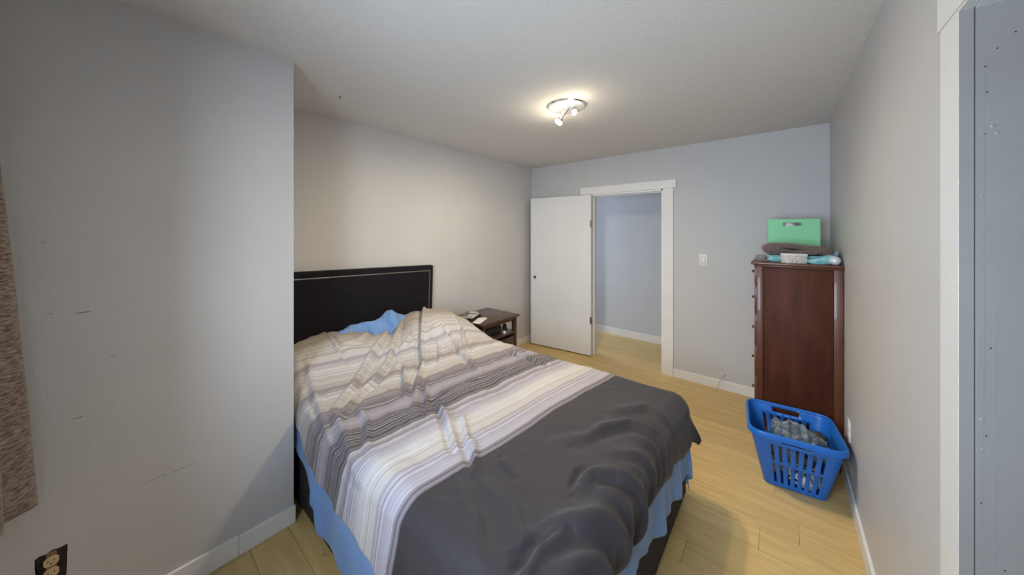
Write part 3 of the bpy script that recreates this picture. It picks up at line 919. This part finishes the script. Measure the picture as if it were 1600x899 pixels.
# profile across: foot at the headboard, over the ridge, down the front
prof_t = Uu
xx = np.interp(prof_t, [0, 0.25, 0.45, 0.62, 1.0], [-2.62, -2.585, 0, 0.05, 0.16])
xx = np.where(prof_t < 0.35, -2.62 + (xr_ + 2.62) * (prof_t / 0.35), xr_ + (prof_t - 0.35) / 0.65 * 0.20)
hh = np.where(prof_t < 0.35, 0.60 + (ridge - 0.60) * np.sin(prof_t / 0.35 * PI / 2) ** 0.7, ridge - 0.24 * ((prof_t - 0.35) / 0.65) ** 1.3)
cr = np.abs(vnoise(xx * 1.2, yy, 15, 33, 2)); cr2 = vnoise(xx, yy, 30, 12, 2)
hh = hh + 0.028 * (0.45 - np.sqrt(cr)) * np.clip(prof_t * 4, 0, 1) + 0.007 * cr2
xx = xx + 0.02 * vnoise(yy * 1.3, hh, 22, 4, 2) * np.clip(prof_t * 3, 0, 1)
tag(grid_obj('bed_sheet', np.stack([xx, yy, hh], -1), M['sheet'], thick=0.004), 'blue sheet crumpled into a peak between duvet and headboard', 'sheet')
cap_pillow('pillow', place(pillow_mesh(0.125, 0.30, 0.085, 14, 0.012), (-2.51, 1.74, 0.715), ry=0.15), M['sheet'],
           'blue pillow under the duvet at the nightstand side, top edge showing', 'pillow')
cap_pillow('pillow', place(pillow_mesh(0.115, 0.22, 0.075, 12, 0.012), (-2.525, 0.86, 0.69), ry=0.25), M['pillowgray'],
           'grey-green pillow under the duvet corner beside the near wall edge', 'pillow')

# ---------------------------------------------------------------- nightstand
ns = thing('nightstand', 'dark brown wooden nightstand with an open shelf beside the bed', 'nightstand', (-2.49, 2.53, 0))


def nsb(name, x0, x1, y0, y1, z0, z1, mat=None, bev=0.002, par=None):
    o = boxobj(name, x0 + 2.49, x1 + 2.49, y0 - 2.53, y1 - 2.53, z0, z1, mat or M['espresso'], par or ns, bev, 2)
    return o


NX0, NX1, NY0, NY1 = -2.725, -2.262, 2.262, 2.802
nsb('tabletop', NX0 - 0.004, NX1 + 0.025, NY0 - 0.022, NY1 + 0.022, 0.603, 0.627, bev=0.006)
for x in (NX0, NX1 - 0.042):
    for y in (NY0, NY1 - 0.042):
        nsb('leg', x, x + 0.042, y, y + 0.042, 0, 0.603, bev=0.003)
nsb('apron', NX1 - 0.03, NX1 - 0.008, NY0 + 0.042, NY1 - 0.042, 0.563, 0.603)
nsb('apron', NX0 + 0.042, NX1 - 0.042, NY0 + 0.008, NY0 + 0.026, 0.563, 0.603)
nsb('apron', NX0 + 0.042, NX1 - 0.042, NY1 - 0.026, NY1 - 0.008, 0.563, 0.603)
nsb('apron', NX0 + 0.008, NX0 + 0.026, NY0 + 0.042, NY1 - 0.042, 0.563, 0.603)
nsb('shelf', NX0 + 0.004, NX1 - 0.004, NY0 + 0.004, NY1 - 0.004, 0.425, 0.445)
nsb('side_panel', NX0 + 0.042, NX1 - 0.042, NY0 + 0.010, NY0 + 0.026, 0.16, 0.425)
nsb('side_panel', NX0 + 0.042, NX1 - 0.042, NY1 - 0.026, NY1 - 0.010, 0.16, 0.425)
nsb('back_panel', NX0 + 0.008, NX0 + 0.02, NY0 + 0.042, NY1 - 0.042, 0.16, 0.425)
dr = nsb('drawer', NX1 - 0.03, NX1 - 0.004, NY0 + 0.045, NY1 - 0.045, 0.235, 0.395, bev=0.004)
bm = bmesh.new(); lathe(bm, [(0.006, 0), (0.006, 0.012), (0.014, 0.018), (0.013, 0.026), (0, 0.029)], (NX1 - 0.004 + 2.49, 0, 0.315), (1, 0, 0), 16)
link_mesh('knob', bm, M['brass'], dr, smooth=True)
nsb('rail', NX1 - 0.03, NX1 - 0.006, NY0 + 0.042, NY1 - 0.042, 0.16, 0.225)

# things on it
bm = bmesh.new(); box(bm, -0.075, 0.075, -0.105, 0.105, 0, 0.022, bev=0.003)
bk = thing('book', 'thick black-covered book at the bottom of the pile on the nightstand', 'book', (-2.530, 2.345, 0.6275), 0.25)
bm.free(); bm = bmesh.new(); box(bm, -0.073, 0.071, -0.102, 0.102, 0.003, 0.020); link_mesh('pages', bm, M['paper'], bk)
bm = bmesh.new(); box(bm, -0.077, 0.075, -0.105, 0.105, 0, 0.003); box(bm, -0.077, 0.075, -0.105, 0.105, 0.020, 0.023); box(bm, -0.077, -0.073, -0.105, 0.105, 0, 0.023)
box(bm, 0.0715, 0.075, -0.105, 0.105, 0, 0.023); box(bm, -0.077, 0.075, -0.105, -0.1025, 0, 0.023)
link_mesh('cover', bm, M['black'], bk)
bk = thing('book', 'paperback with white pages and printed cover lying on the black book', 'book', (-2.530, 2.350, 0.6508), 0.42)
bm = bmesh.new(); box(bm, -0.062, 0.062, -0.092, 0.094, 0.001, 0.021); link_mesh('pages', bm, M['paper'], bk)
bm = bmesh.new(); box(bm, -0.065, 0.064, -0.095, 0.095, 0.021, 0.023); box(bm, -0.065, 0.064, -0.095, 0.095, 0, 0.001); box(bm, -0.0655, -0.062, -0.095, 0.095, 0, 0.023)
link_mesh('cover', bm, M['bookcover'], bk)
bm = bmesh.new()
vs = [bm.verts.new(p) for p in ((-0.05, -0.10, 0.0005), (0.035, -0.11, 0.0005), (0.055, 0.09, 0.004), (0.03, 0.11, 0.006), (-0.045, 0.10, 0.002))]
bm.faces.new(vs); r_ = bmesh.ops.extrude_face_region(bm, geom=bm.faces[:]); bmesh.ops.translate(bm, verts=[g for g in r_['geom'] if isinstance(g, bmesh.types.BMVert)], vec=(0, 0, 0.0006))
tag(link_mesh('paper_note', bm, M['paper'], loc=(-2.380, 2.345, 0.627), rot=(0, 0, 0.5)), 'torn white paper note on the nightstand in front of the books', 'paper')
# shelf items
dv = thing('media_box', 'black boxy device on the nightstand shelf', 'device', (-2.44, 2.49, 0.4455))
boxobj('body', -0.11, 0.11, -0.15, 0.13, 0.004, 0.085, M['black'], dv, 0.006)
for sx in (-0.09, 0.09):
    for sy in (-0.12, 0.10):
        boxobj('foot', sx - 0.01, sx + 0.01, sy - 0.01, sy + 0.01, 0, 0.004, M['black'], dv)
boxobj('front_panel', 0.1095, 0.1115, -0.13, 0.11, 0.02, 0.07, new_mat('gloss_black', (0.01, 0.012, 0.02), 0.1), dv)
bm = bmesh.new()
for q in range(3):
    pts = [(0.034 * math.cos(a) * (1 + 0.05 * q), 0.010 * (q - 1), 0.043 + 0.034 * math.sin(a) * (1 + 0.03 * q)) for a in np.linspace(0, 2 * PI, 24, endpoint=False)]
    tube(bm, pts, 0.006, 8, closed=True)
tag(link_mesh('cable_coil', bm, M['black'], smooth=True, loc=(-2.34, 2.685, 0.4455), rot=(0, 0, -0.6)), 'coil of black cable standing on the nightstand shelf', 'cable')
bm = bmesh.new(); lathe(bm, [(0, 0), (0.017, 0), (0.018, 0.004), (0.016, 0.018), (0.010, 0.020), (0.008, 0.03), (0, 0.031)], (0, 0, 0), (0, 0, 1), 16)
tag(link_mesh('small_jar', bm, M['plastic_w'], smooth=True, loc=(-2.295, 2.63, 0.4455)), 'small white jar at the front of the nightstand shelf', 'jar')

# ---------------------------------------------------------------- dresser
DXF, DXB, DYN, DYF2 = -0.142, 0.3005, 2.930, 3.66
dz0 = 0.0
dre = thing('dresser', 'tall cherry-brown wooden chest of drawers in the far right corner', 'dresser', (0.07, 3.29, 0))


def drb(name, x0, x1, y0, y1, z0, z1, mat=None, bev=0.002, par=None):
    return boxobj(name, x0 - 0.07, x1 - 0.07, y0 - 3.29, y1 - 3.29, z0, z1, mat or M['cherry'], par or dre, bev, 2)


bm = bmesh.new(); box(bm, DXF - 0.032 - 0.07, DXB + 0.003 - 0.07, DYN - 0.018 - 3.29, DYF2 + 0.018 - 3.29, 1.302, 1.322, bev=0.006, seg=3)
link_mesh('top', bm, M['cherryfr'], dre, smooth=True)
bm = bmesh.new(); box(bm, DXF - 0.016 - 0.07, DXB - 0.07, DYN - 0.008 - 3.29, DYF2 + 0.008 - 3.29, 1.290, 1.302, bev=0.004, seg=2)
link_mesh('moulding', bm, M['cherryfr'], dre, smooth=True)
# side frames: stiles and inset panels
for (ya, yb, yi0, yi1) in ((DYN, DYN + 0.02, DYN + 0.007, DYN + 0.02), (DYF2 - 0.02, DYF2, DYF2 - 0.02, DYF2 - 0.007)):
    drb('stile', DXF, DXF + 0.036, ya, yb, 0.0, 1.29, M['cherryfr'])
    drb('stile', DXB - 0.044, DXB, ya, yb, 0.0, 1.29, M['cherryfr'])
    drb('rail', DXF + 0.036, DXB - 0.044, ya, yb, 0.08, 0.15, M['cherryfr'])
    drb('side_panel', DXF + 0.036, DXB - 0.044, yi0, yi1, 0.15, 1.29)
drb('back_panel', DXB - 0.012, DXB - 0.002, DYN + 0.02, DYF2 - 0.02, 0.08, 1.29)
drb('bottom_panel', DXF + 0.01, DXB - 0.012, DYN + 0.02, DYF2 - 0.02, 0.08, 0.10)
drb('apron', DXF, DXF + 0.02, DYN + 0.02, DYF2 - 0.02, 0.06, 0.25)
rows = [(1.155, 1.282), (0.945, 1.145), (0.720, 0.935), (0.495, 0.710), (0.262, 0.485)]
kz = [1.24, 1.047, 0.82, 0.598, 0.372]
for (z0, z1), kk in zip(rows, kz):
    d_ = drb('drawer', DXF - 0.012, DXF + 0.012, DYN + 0.006, DYF2 - 0.006, z0, z1, M['cherryfr'], 0.004)
    for yy in (3.06, 3.53):
        bm = bmesh.new(); lathe(bm, [(0.005, 0), (0.005, 0.008), (0.010, 0.012), (0.0115, 0.017), (0.008, 0.022), (0, 0.023)], (DXF - 0.012 - 0.07, yy - 3.29, min(kk, z1 - 0.03)), (-1, 0, 0), 14)
        link_mesh('knob', bm, M['brass'], d_, smooth=True)
DT = 1.3225


# folded cloth: a thick strip folded in section and swept in depth
def folded(name, path, th, depth, mat, parent=None, n_depth=18, seed=1, wob=0.006):
    """path: list of (x, z) centre-line points of the folded strip"""
    pts = np.array(path, float)
    # resample with smoothing (Chaikin)
    for _ in range(3):
        q = []
        for a, b in zip(pts[:-1], pts[1:]):
            q += [a * 0.75 + b * 0.25, a * 0.25 + b * 0.75]
        pts = np.array([pts[0]] + q + [pts[-1]])
    d = np.gradient(pts, axis=0); d /= np.linalg.norm(d, axis=1)[:, None] + 1e-9
    nrm = np.stack([-d[:, 1], d[:, 0]], 1)
    up = pts + nrm * th / 2; dn = pts - nrm * th / 2
    end = [pts[-1] + d[-1] * th * 0.35]; st = [pts[0] - d[0] * th * 0.35]
    loop = np.vstack([up, end, dn[::-1], st])
    bm = bmesh.new(); rings = []
    for i in range(n_depth):
        t = i / (n_depth - 1); y = (t - 0.5) * depth
        s_ = 1 - 0.06 * (abs(2 * t - 1) ** 6)
        ring = []
        for j, p in enumerate(loop):
            nz = noise.noise(Vector((p[0] * 9 + seed, y * 9, p[1] * 14))) * wob
            ring.append(bm.verts.new((p[0] * s_ + nz, y + noise.noise(Vector((p[0] * 7, p[1] * 30, seed))) * wob, p[1] + nz * 0.5)))
        rings.append(ring)
    for a, b in zip(rings, rings[1:]):
        for k in range(len(a)):
            bm.faces.new((a[k], a[(k + 1) % len(a)], b[(k + 1) % len(a)], b[k]))
    for ring in (rings[0], rings[-1]):
        f = bm.faces.new(ring); bmesh.ops.triangulate(bm, faces=[f])
    o = link_mesh(name, bm, mat, parent, smooth='all')
    return o


def bottom_at(o, z):
    lo = min(v.co.z for v in o.data.vertices); o.location.z = z - lo


o = folded('towel', [(0.10, 0.012), (-0.12, 0.012), (-0.160, 0.014), (-0.162, 0.034), (-0.12, 0.040), (0.14, 0.040), (0.172, 0.034), (0.172, 0.016), (0.13, 0.014)], 0.021, 0.24, M['tealtowel'], seed=3)
o.location = (0.075, 3.140, 0); o.rotation_euler = (0, 0, 0.08); bottom_at(o, DT)
tag(o, 'aqua towel folded flat under the brown towel on the dresser', 'towel')
o = folded('washcloth', [(0.06, 0.016), (0.02, 0.010), (-0.055, 0.010), (-0.06, 0.022), (-0.02, 0.028), (0.01, 0.034), (0.03, 0.052), (0.055, 0.054), (0.07, 0.040)], 0.016, 0.09, M['tealtowel'], seed=8, wob=0.010)
o.location = (0.196, 2.99, 0); o.rotation_euler = (0, 0, 0.12); bottom_at(o, DT)
tag(o, 'small aqua washcloth bunched beside the bulb-shaped bottle on the dresser', 'washcloth')
o = folded('cleaning_cloth', [(-0.03, 0.008), (0.02, 0.008), (0.034, 0.024), (0.0, 0.036), (-0.026, 0.026), (-0.005, 0.018)], 0.013, 0.16, M['graytowel'], seed=12)
o.location = (-0.112, 3.08, 0); o.rotation_euler = (0, 0, 0.3); bottom_at(o, DT)
tag(o, 'small rolled grey cloth at the left end of the dresser top', 'cloth')
o = folded('towel', [(0.12, 0.020), (-0.12, 0.018), (-0.176, 0.018), (-0.188, 0.050), (-0.14, 0.064), (0.0, 0.060), (0.13, 0.044), (0.180, 0.040), (0.192, 0.018), (0.155, 0.014)],
           0.031, 0.27, M['browntowel'], seed=5, wob=0.008)
o.scale = (0.94, 1, 1); o.location = (0.066, 3.130, 0); o.rotation_euler = (0, 0, 0.06); bottom_at(o, DT + 0.050)
tag(o, 'thick folded brown towel on top of the aqua towel', 'towel')

# printed white box
bx = thing('small_box', 'small white box with grey print at the front of the dresser top', 'box', (0.062, 2.963, DT), 0.42)
boxobj('carton', -0.062, 0.062, -0.032, 0.032, 0, 0.062, M['printed'], bx, 0.0015)
boxobj('lid', -0.0635, 0.0635, -0.0335, 0.0335, 0.052, 0.0645, M['paper'], bx, 0.0015)

# bulb-shaped bottle with slate fin
bt = thing('round_bottle', 'pearly white bulb-shaped bottle at the right front of the dresser', 'bottle', (0.256, 2.965, DT + 0.0295), 0.5)
bt.scale = (1.12, 1.12, 1.12)
bm = bmesh.new(); lathe(bm, [(0, -0.042), (0.016, -0.040), (0.025, -0.025), (0.0265, -0.008), (0.022, 0.012), (0.012, 0.028), (0.008, 0.034)], (0, 0, 0), (0.15, 1, 0.10), 28)
link_mesh('body', bm, M['silver'], bt, smooth='all')
bm = bmesh.new(); lathe(bm, [(0.0, 0.046), (0.010, 0.046), (0.0115, 0.032), (0.009, 0.028)], (0, 0, 0), (0.15, 1, 0.10), 20)
link_mesh('cap', bm, M['black'], bt, smooth=True)
bm = bmesh.new()
t = bmesh.new(); pv = [(-0.035, 0), (0.03, 0), (0.032, 0.095), (0.02, 0.08)]
vs = [t.verts.new((x, 0, z)) for x, z in pv]; f = t.faces.new(vs)
r_ = bmesh.ops.extrude_face_region(t, geom=[f]); bmesh.ops.translate(t, verts=[g for g in r_['geom'] if isinstance(g, bmesh.types.BMVert)], vec=(0, 0.012, 0))
merge(bm, t)
tag(link_mesh('standing_card', bm, M['bluegray'], loc=(0.252, 3.02, DT)), 'slate-blue pointed card standing behind the white bottle by the wall', 'card')

# green gift bag with a cut-out handle
bag = thing('gift_bag', 'bright green paper gift bag with cut-out handle standing behind the towels', 'bag', (0.065, 3.40, DT), 0.10)
bm = bmesh.new()
BW, BHt, BD = 0.155, 0.315, 0.045
hx0, hx1, hz0, hz1 = -0.062, 0.052, 0.262, 0.289
for yy in (-BD, BD):
    xs = [-BW, hx0, hx1, BW]; zs = [0, hz0, hz1, BHt]
    g = [[bm.verts.new((x, yy * (1 - 0.25 * z / BHt), z)) for z in zs] for x in xs]
    for i in range(3):
        for j in range(3):
            if i == 1 and j == 1:
                continue
            bm.faces.new((g[i][j], g[i + 1][j], g[i + 1][j + 1], g[i][j + 1]))
    if yy < 0:
        gf = g
    else:
        gb = g
for i in (0, 3):
    for j in range(3):
        bm.faces.new((gf[i][j], gb[i][j], gb[i][j + 1], gf[i][j + 1]))
for i in range(3):
    bm.faces.new((gf[i][0], gf[i + 1][0], gb[i + 1][0], gb[i][0]))
o = link_mesh('bag_body', bm, M['baghgreen'], bag); s_ = o.modifiers.new('thickness', 'SOLIDIFY'); s_.thickness = 0.0012
bm = bmesh.new(); lathe(bm, [(0, -0.02), (0.03, -0.015), (0.036, 0.005), (0.026, 0.02), (0, 0.026)], (-0.02, 0.0, 0.265), (0.2, 0, 1), 14)
link_mesh('tissue_paper', bm, M['paper'], bag, smooth='all')
boxobj('filling', -0.13, 0.13, -0.028, 0.028, 0.003, 0.24, M['bagside'], bag, 0.004)

# ---------------------------------------------------------------- laundry basket
BZ = 0.355
rimc = [(-0.150, 2.405), (0.276, 2.450), (0.232, 2.880), (-0.190, 2.842)]
basc = [(-0.085, 2.520), (0.200, 2.556), (0.178, 2.800), (-0.112, 2.770)]
bcx, bcy = 0.045, 2.64
lb = thing('laundry_basket', 'bright blue plastic laundry basket with slotted sides full of clothes', 'basket', (bcx, bcy, 0))


def rounded_loop(c, r, nc, sides):
    """c four corners, returns points: per side its cut positions, then the corner arc"""
    out = []
    for k in range(4):
        p0, p, q = Vector(c[k - 1]), Vector(c[k]), Vector(c[(k + 1) % 4])
        d0 = (p0 - p).normalized(); d1 = (q - p).normalized()
        a = p + d0 * r; b = p + d1 * r
        for i in range(nc + 1):
            t = i / nc
            out.append((a * (1 - t) ** 2 + p * 2 * t * (1 - t) + b * t * t))
        q0 = Vector(c[(k + 1) % 4]); e = q0 + (p - q0).normalized() * r
        for s in sides[k]:
            out.append(b + (e - b) * s)
    return out


def cuts(n, a, b, duty=0.45):
    pitch = (b - a) / (n - 1 + duty); L = []
    for i in range(n):
        L += [a + i * pitch, a + i * pitch + pitch * duty]
    return L


fc = cuts(7, 0.09, 0.95, 0.40)
sc_ = cuts(7, 0.12, 0.88, 0.42)
sides = [fc, sc_, fc, sc_]
NC = 5
hl = [0.0, 0.08, 0.45, 0.50, 0.82, 0.875, 0.955, 1.0]
bm = bmesh.new(); rings = []
for h_ in hl:
    c = [(basc[k][0] + (rimc[k][0] - basc[k][0]) * h_ - bcx, basc[k][1] + (rimc[k][1] - basc[k][1]) * h_ - bcy) for k in range(4)]
    loop = rounded_loop(c, 0.032 + 0.035 * h_, NC, sides)
    rings.append([bm.verts.new((p.x, p.y, 0.004 + (BZ - 0.004) * h_)) for p in loop])
NL = len(rings[0])
per = NC + 1 + 14
for hi in range(len(hl) - 1):
    for k in range(NL):
        side = k // per; loc_ = k % per - (NC + 1)
        isslot = loc_ >= 0 and loc_ % 2 == 0 and loc_ < 14
        if hi in (1, 3) and isslot:
            continue
        if hi == 5 and side in (0, 2) and 3 <= loc_ <= 9:
            continue
        bm.faces.new((rings[hi][k], rings[hi][(k + 1) % NL], rings[hi + 1][(k + 1) % NL], rings[hi + 1][k]))
f = bm.faces.new(list(reversed(rings[0]))); bmesh.ops.triangulate(bm, faces=[f])
body = link_mesh('basket_body', bm, M['basket'], lb, smooth=True)
s_ = body.modifiers.new('thickness', 'SOLIDIFY'); s_.thickness = 0.0035; s_.offset = -1
# rolled rim
bm = bmesh.new()
c = [(rimc[k][0] - bcx, rimc[k][1] - bcy) for k in range(4)]
loop = rounded_loop(c, 0.075, 8, [[0.25, 0.5, 0.75]] * 4)
cen = Vector((0, 0))
prof = [(-0.002, -0.002), (0.000, 0.006), (0.006, 0.010), (0.013, 0.007), (0.017, -0.004), (0.017, -0.022), (0.0145, -0.022), (0.0145, -0.004), (0.008, 0.004)]
rr = []
for i, p in enumerate(loop):
    nb = loop[(i + 1) % len(loop)] - loop[i - 1]; nn = Vector((nb.y, -nb.x)).normalized()
    rr.append([bm.verts.new((p.x + nn.x * (a - 0.006), p.y + nn.y * (a - 0.006), BZ + b)) for a, b in prof])
for i in range(len(rr)):
    a, b = rr[i], rr[(i + 1) % len(rr)]
    for k in range(len(prof) - 1):
        bm.faces.new((a[k], b[k], b[k + 1], a[k + 1]))
link_mesh('rim', bm, M['basket'], lb, smooth=True)


def heap(name, cx, cy, cz, a, b, h, mat, label, seed, cr=0.03, rz=0.0, ry=0.0, rx=0.0):
    P = pillow_mesh(a, b, h, seed, cr, 110, 66, 0.8)
    q1 = np.abs(vnoise(P[..., 0] + P[..., 2], P[..., 1], 26, seed + 3, 2)); q2 = np.abs(vnoise(P[..., 0], P[..., 1] - P[..., 2], 45, seed + 4, 2))
    P[..., 2] += np.sign(P[..., 2] + 0.01) * (0.30 * cr * (1 - 2.2 * np.sqrt(q1)) + 0.12 * cr * (1 - 2 * np.sqrt(q2))) * 1.3
    P = place(P, (cx, cy, cz), rx=rx, ry=ry, rz=rz)
    o = grid_obj(name, P, mat, closed_u=True)
    return tag(o, label, 'clothing')


heap('shirt', 0.095, 2.645, 0.272, 0.110, 0.115, 0.050, M['plaid'], 'grey-blue plaid shirt crumpled on top of the laundry basket', 31, 0.05, 0.3, 0.1)
heap('trousers', 0.135, 2.70, 0.250, 0.085, 0.12, 0.045, M['darkcloth'], 'dark garment in the laundry basket beside the plaid shirt', 44, 0.04, -0.3)
heap('undershirt', 0.085, 2.652, 0.095, 0.100, 0.115, 0.084, M['whiteprint'], 'white garment with black pattern low in the basket, seen through slots', 52, 0.02, 0.05)
heap('dark_garment', 0.03, 2.64, 0.195, 0.14, 0.13, 0.035, M['darkcloth'], 'dark garment in the middle of the basket load, seen through upper slots', 63, 0.02)
heap('pink_garment', -0.058, 2.64, 0.10, 0.035, 0.085, 0.075, M['pinkcloth'], 'pale pink garment in the left bottom of the laundry basket', 71, 0.01)

# ---------------------------------------------------------------- ceiling lamp
LX, LY = -1.184, 2.029
lamp = thing('ceiling_light', 'round white ceiling light with small adjustable spot bulbs lit', 'light', (LX, LY, H))
bm = bmesh.new(); lathe(bm, [(0.0, 0.026), (0.05, 0.026), (0.118, 0.022), (0.130, 0.014), (0.134, 0.004), (0.134, 0)], (0, 0, 0), (0, 0, -1), 48)
link_mesh('canopy', bm, M['whitemetal'], lamp, smooth=True)
bm = bmesh.new(); lathe(bm, [(0.134, 0), (0.139, 0.0), (0.139, 0.006), (0.132, 0.012), (0.131, 0.010)], (0, 0, 0), (0, 0, -1), 48)
link_mesh('ring', bm, M['chrome'], lamp, smooth=True)
spots = [(Vector((-0.045, -0.045, -0.115)), Vector((0.012, -0.010, -0.035))), (Vector((0.095, -0.055, -0.088)), Vector((0.055, 0.005, -0.035))),
         (Vector((-0.10, 0.075, -0.085)), Vector((-0.06, 0.04, -0.035)))]
for tip, root in spots:
    ax = (tip - root).normalized()
    bm = bmesh.new(); lathe(bm, [(0, 0), (0.012, 0), (0.012, 0.010), (0.006, 0.012), (0.006, 0.020)], (root.x, root.y, -0.022), (0, 0, -1), 14)
    arm = link_mesh('arm', bm, M['chrome'], lamp, smooth=True)
    L_ = (tip - root).length
    bm = bmesh.new(); lathe(bm, [(0, -0.010), (0.010, -0.010), (0.0125, 0.0), (0.0135, L_ - 0.028), (0.0155, L_ - 0.022), (0.013, L_ - 0.022), (0, L_ - 0.026)], root, ax, 18)
    link_mesh('socket', bm, M['chrome'], arm, smooth=True)
    bm = bmesh.new(); bmesh.ops.create_uvsphere(bm, u_segments=20, v_segments=12, radius=0.0165)
    bmesh.ops.translate(bm, verts=bm.verts, vec=tip)
    link_mesh('bulb', bm, M['bulb'], arm, smooth='all')
    l = bpy.data.lights.new('bulb_light', 'POINT'); l.energy = LAMP_W; l.color = LAMP_COL; l.shadow_soft_size = 0.03
    lo = bpy.data.objects.new('bulb_light', l); COL.objects.link(lo); lo.parent = lamp; lo.location = tip + ax * 0.055
    l = bpy.data.lights.new('bulb_beam', 'SPOT'); l.energy = LAMP_SPOT; l.color = LAMP_COL; l.shadow_soft_size = 0.03
    l.spot_size = math.radians(168); l.spot_blend = 0.75
    lo = bpy.data.objects.new('bulb_beam', l); COL.objects.link(lo); lo.parent = lamp; lo.location = tip + ax * 0.05
    lo.rotation_euler = Vector((ax.x * 0.5, ax.y * 0.5, -1)).to_track_quat('-Z', 'Y').to_euler()

# ---------------------------------------------------------------- small wall fittings
sw = thing('light_switch', 'white rocker light switch on the far wall right of the doorway', 'switch', (-0.609, YF, 1.258))
boxobj('cover_plate', -0.036, 0.036, -0.006, 0, -0.058, 0.058, M['plastic_w'], sw, 0.002)
boxobj('rocker', -0.017, 0.017, -0.009, -0.005, -0.033, 0.033, M['plastic_w'], sw, 0.0015)
boxobj('rocker_gap', -0.0185, 0.0185, -0.0066, -0.005, -0.0345, 0.0345, M['scuff'], sw)
ow = thing('wall_outlet', 'white cover plate low on the right wall above the laundry basket', 'outlet', (XR, 2.72, 0.376))
boxobj('cover_plate', -0.007, 0, -0.036, 0.036, -0.060, 0.060, M['plastic_w'], ow, 0.002)
bm = bmesh.new()
for s in (-1, 1):
    lathe(bm, [(0, 0.0085), (0.014, 0.0085), (0.016, 0.006)], (0, 0, s * 0.024), (-1, 0, 0), 16)
link_mesh('receptacle', bm, M['plastic_w'], ow, smooth=True)

# uncovered receptacle in the near left wall
oy, oz = -0.160, 0.352
ro = thing('wall_receptacle', 'uncovered cream electrical receptacle in a ragged black hole, near left wall', 'outlet', (XN, oy, oz))
bm = bmesh.new()
rag = [(-0.030, -0.055), (0.0, -0.057), (0.031, -0.054), (0.033, 0.0), (0.0305, 0.030), (0.034, 0.056), (0.016, 0.053), (0.004, 0.057), (-0.012, 0.050), (-0.024, 0.053), (-0.034, 0.047), (-0.029, 0.01)]
t = bmesh.new(); f = t.faces.new([t.verts.new((0.0006, a, b)) for a, b in rag]); bmesh.ops.triangulate(t, faces=[f]); merge(bm, t)
link_mesh('hole', bm, M['hole'], ro)
boxobj('yoke', 0.0008, 0.002, -0.011, 0.011, -0.052, 0.052, M['brass'], ro)
for s in (-1, 1):
    bm = bmesh.new(); t = bmesh.new(); n_ = 20; ring = []
    for k in range(n_):
        a = 2 * PI * k / n_; ring.append(t.verts.new((0.002, 0.0175 * max(-0.92, min(0.92, math.cos(a))), s * 0.0205 + 0.0165 * math.copysign(abs(math.sin(a)) ** 0.8, math.sin(a)))))
    f = t.faces.new(ring); r_ = bmesh.ops.extrude_face_region(t, geom=[f])
    bmesh.ops.translate(t, verts=[g for g in r_['geom'] if isinstance(g, bmesh.types.BMVert)], vec=(0.005, 0, 0)); merge(bm, t)
    rc = link_mesh('socket_face', bm, M['cream_pl'], ro)
    bm = bmesh.new()
    box(bm, 0.0065, 0.0074, -0.0075, -0.0055, s * 0.0205 - 0.001, s * 0.0205 + 0.007); box(bm, 0.0065, 0.0074, 0.0055, 0.0075, s * 0.0205 - 0.001, s * 0.0205 + 0.007)
    box(bm, 0.0065, 0.0074, -0.002, 0.002, s * 0.0205 - 0.009, s * 0.0205 - 0.005)
    link_mesh('slot', bm, M['hole'], rc)
bm = bmesh.new(); lathe(bm, [(0.0035, 0), (0.003, 0.0015), (0, 0.002)], (0.002, 0, 0.046), (1, 0, 0), 10)
link_mesh('screw', bm, M['brass'], ro, smooth=True)

# thin cable coming out of the far wall
bm = bmesh.new()
pts = [Vector((-0.425, YF + 0.002, 0.145)), Vector((-0.43, YF - 0.02, 0.148)), Vector((-0.45, YF - 0.045, 0.128)), Vector((-0.468, YF - 0.06, 0.08)), Vector((-0.478, YF - 0.065, 0.03)), Vector((-0.488, YF - 0.07, 0.004))]
q = []
for i in range(len(pts) - 1):
    for k in range(5):
        q.append(pts[i].lerp(pts[i + 1], k / 5))
q.append(pts[-1]); q = [q[0]] + [(q[i - 1] + q[i] * 2 + q[i + 1]) / 4 for i in range(1, len(q) - 1)] + [q[-1]]
tube(bm, q, 0.0026, 8)
lathe(bm, [(0.008, 0), (0.007, 0.003), (0, 0.004)], (-0.425, YF, 0.145), (0, -1, 0), 12)
tag(link_mesh('cable', bm, new_mat('clear_cable', (0.42, 0.38, 0.34), 0.4), smooth=True), 'thin grey cable poking out of the far wall above the baseboard', 'cable')

# ---------------------------------------------------------------- curtain at the window, left edge of the view
cu = thing('curtain', 'mottled brown woven curtain hanging at the left of the view', 'curtain', (0, 0, 0))


def curtain_panel(name, x0, x1, yc, zb, zt, amp, k, ph, lean, hem):
    n, mz = 90, 50
    S, Zt = np.meshgrid(np.linspace(0, 1, n), np.linspace(0, 1, mz), indexing='ij')
    spread = 0.80 + 0.20 * (1 - Zt) ** 0.8
    Xc = x1 + (x0 - x1) * S * spread
    A = amp * (0.35 + 0.65 * (1 - Zt))
    Yc = yc + A * np.sin(S * k + ph + 0.4 * Zt) + lean * (1 - Zt) ** 0.7 * S ** 1.0
    Zc = zb + hem * (1 - S) + (zt - zb - hem * (1 - S)) * Zt
    return grid_obj(name, np.stack([Xc, Yc, Zc], -1), M['curtain'], cu, thick=0.003)


curtain_panel('curtain_panel', -1.93, -1.56, -0.288, 0.615, 2.15, 0.022, 13.0, 1.2, 0.085, 0.07)
bm = bmesh.new(); tube(bm, [(-1.96, -0.28, 2.17), (-0.2, -0.28, 2.17)], 0.012, 12)
link_mesh('rod', bm, M['brass'], cu, smooth=True)
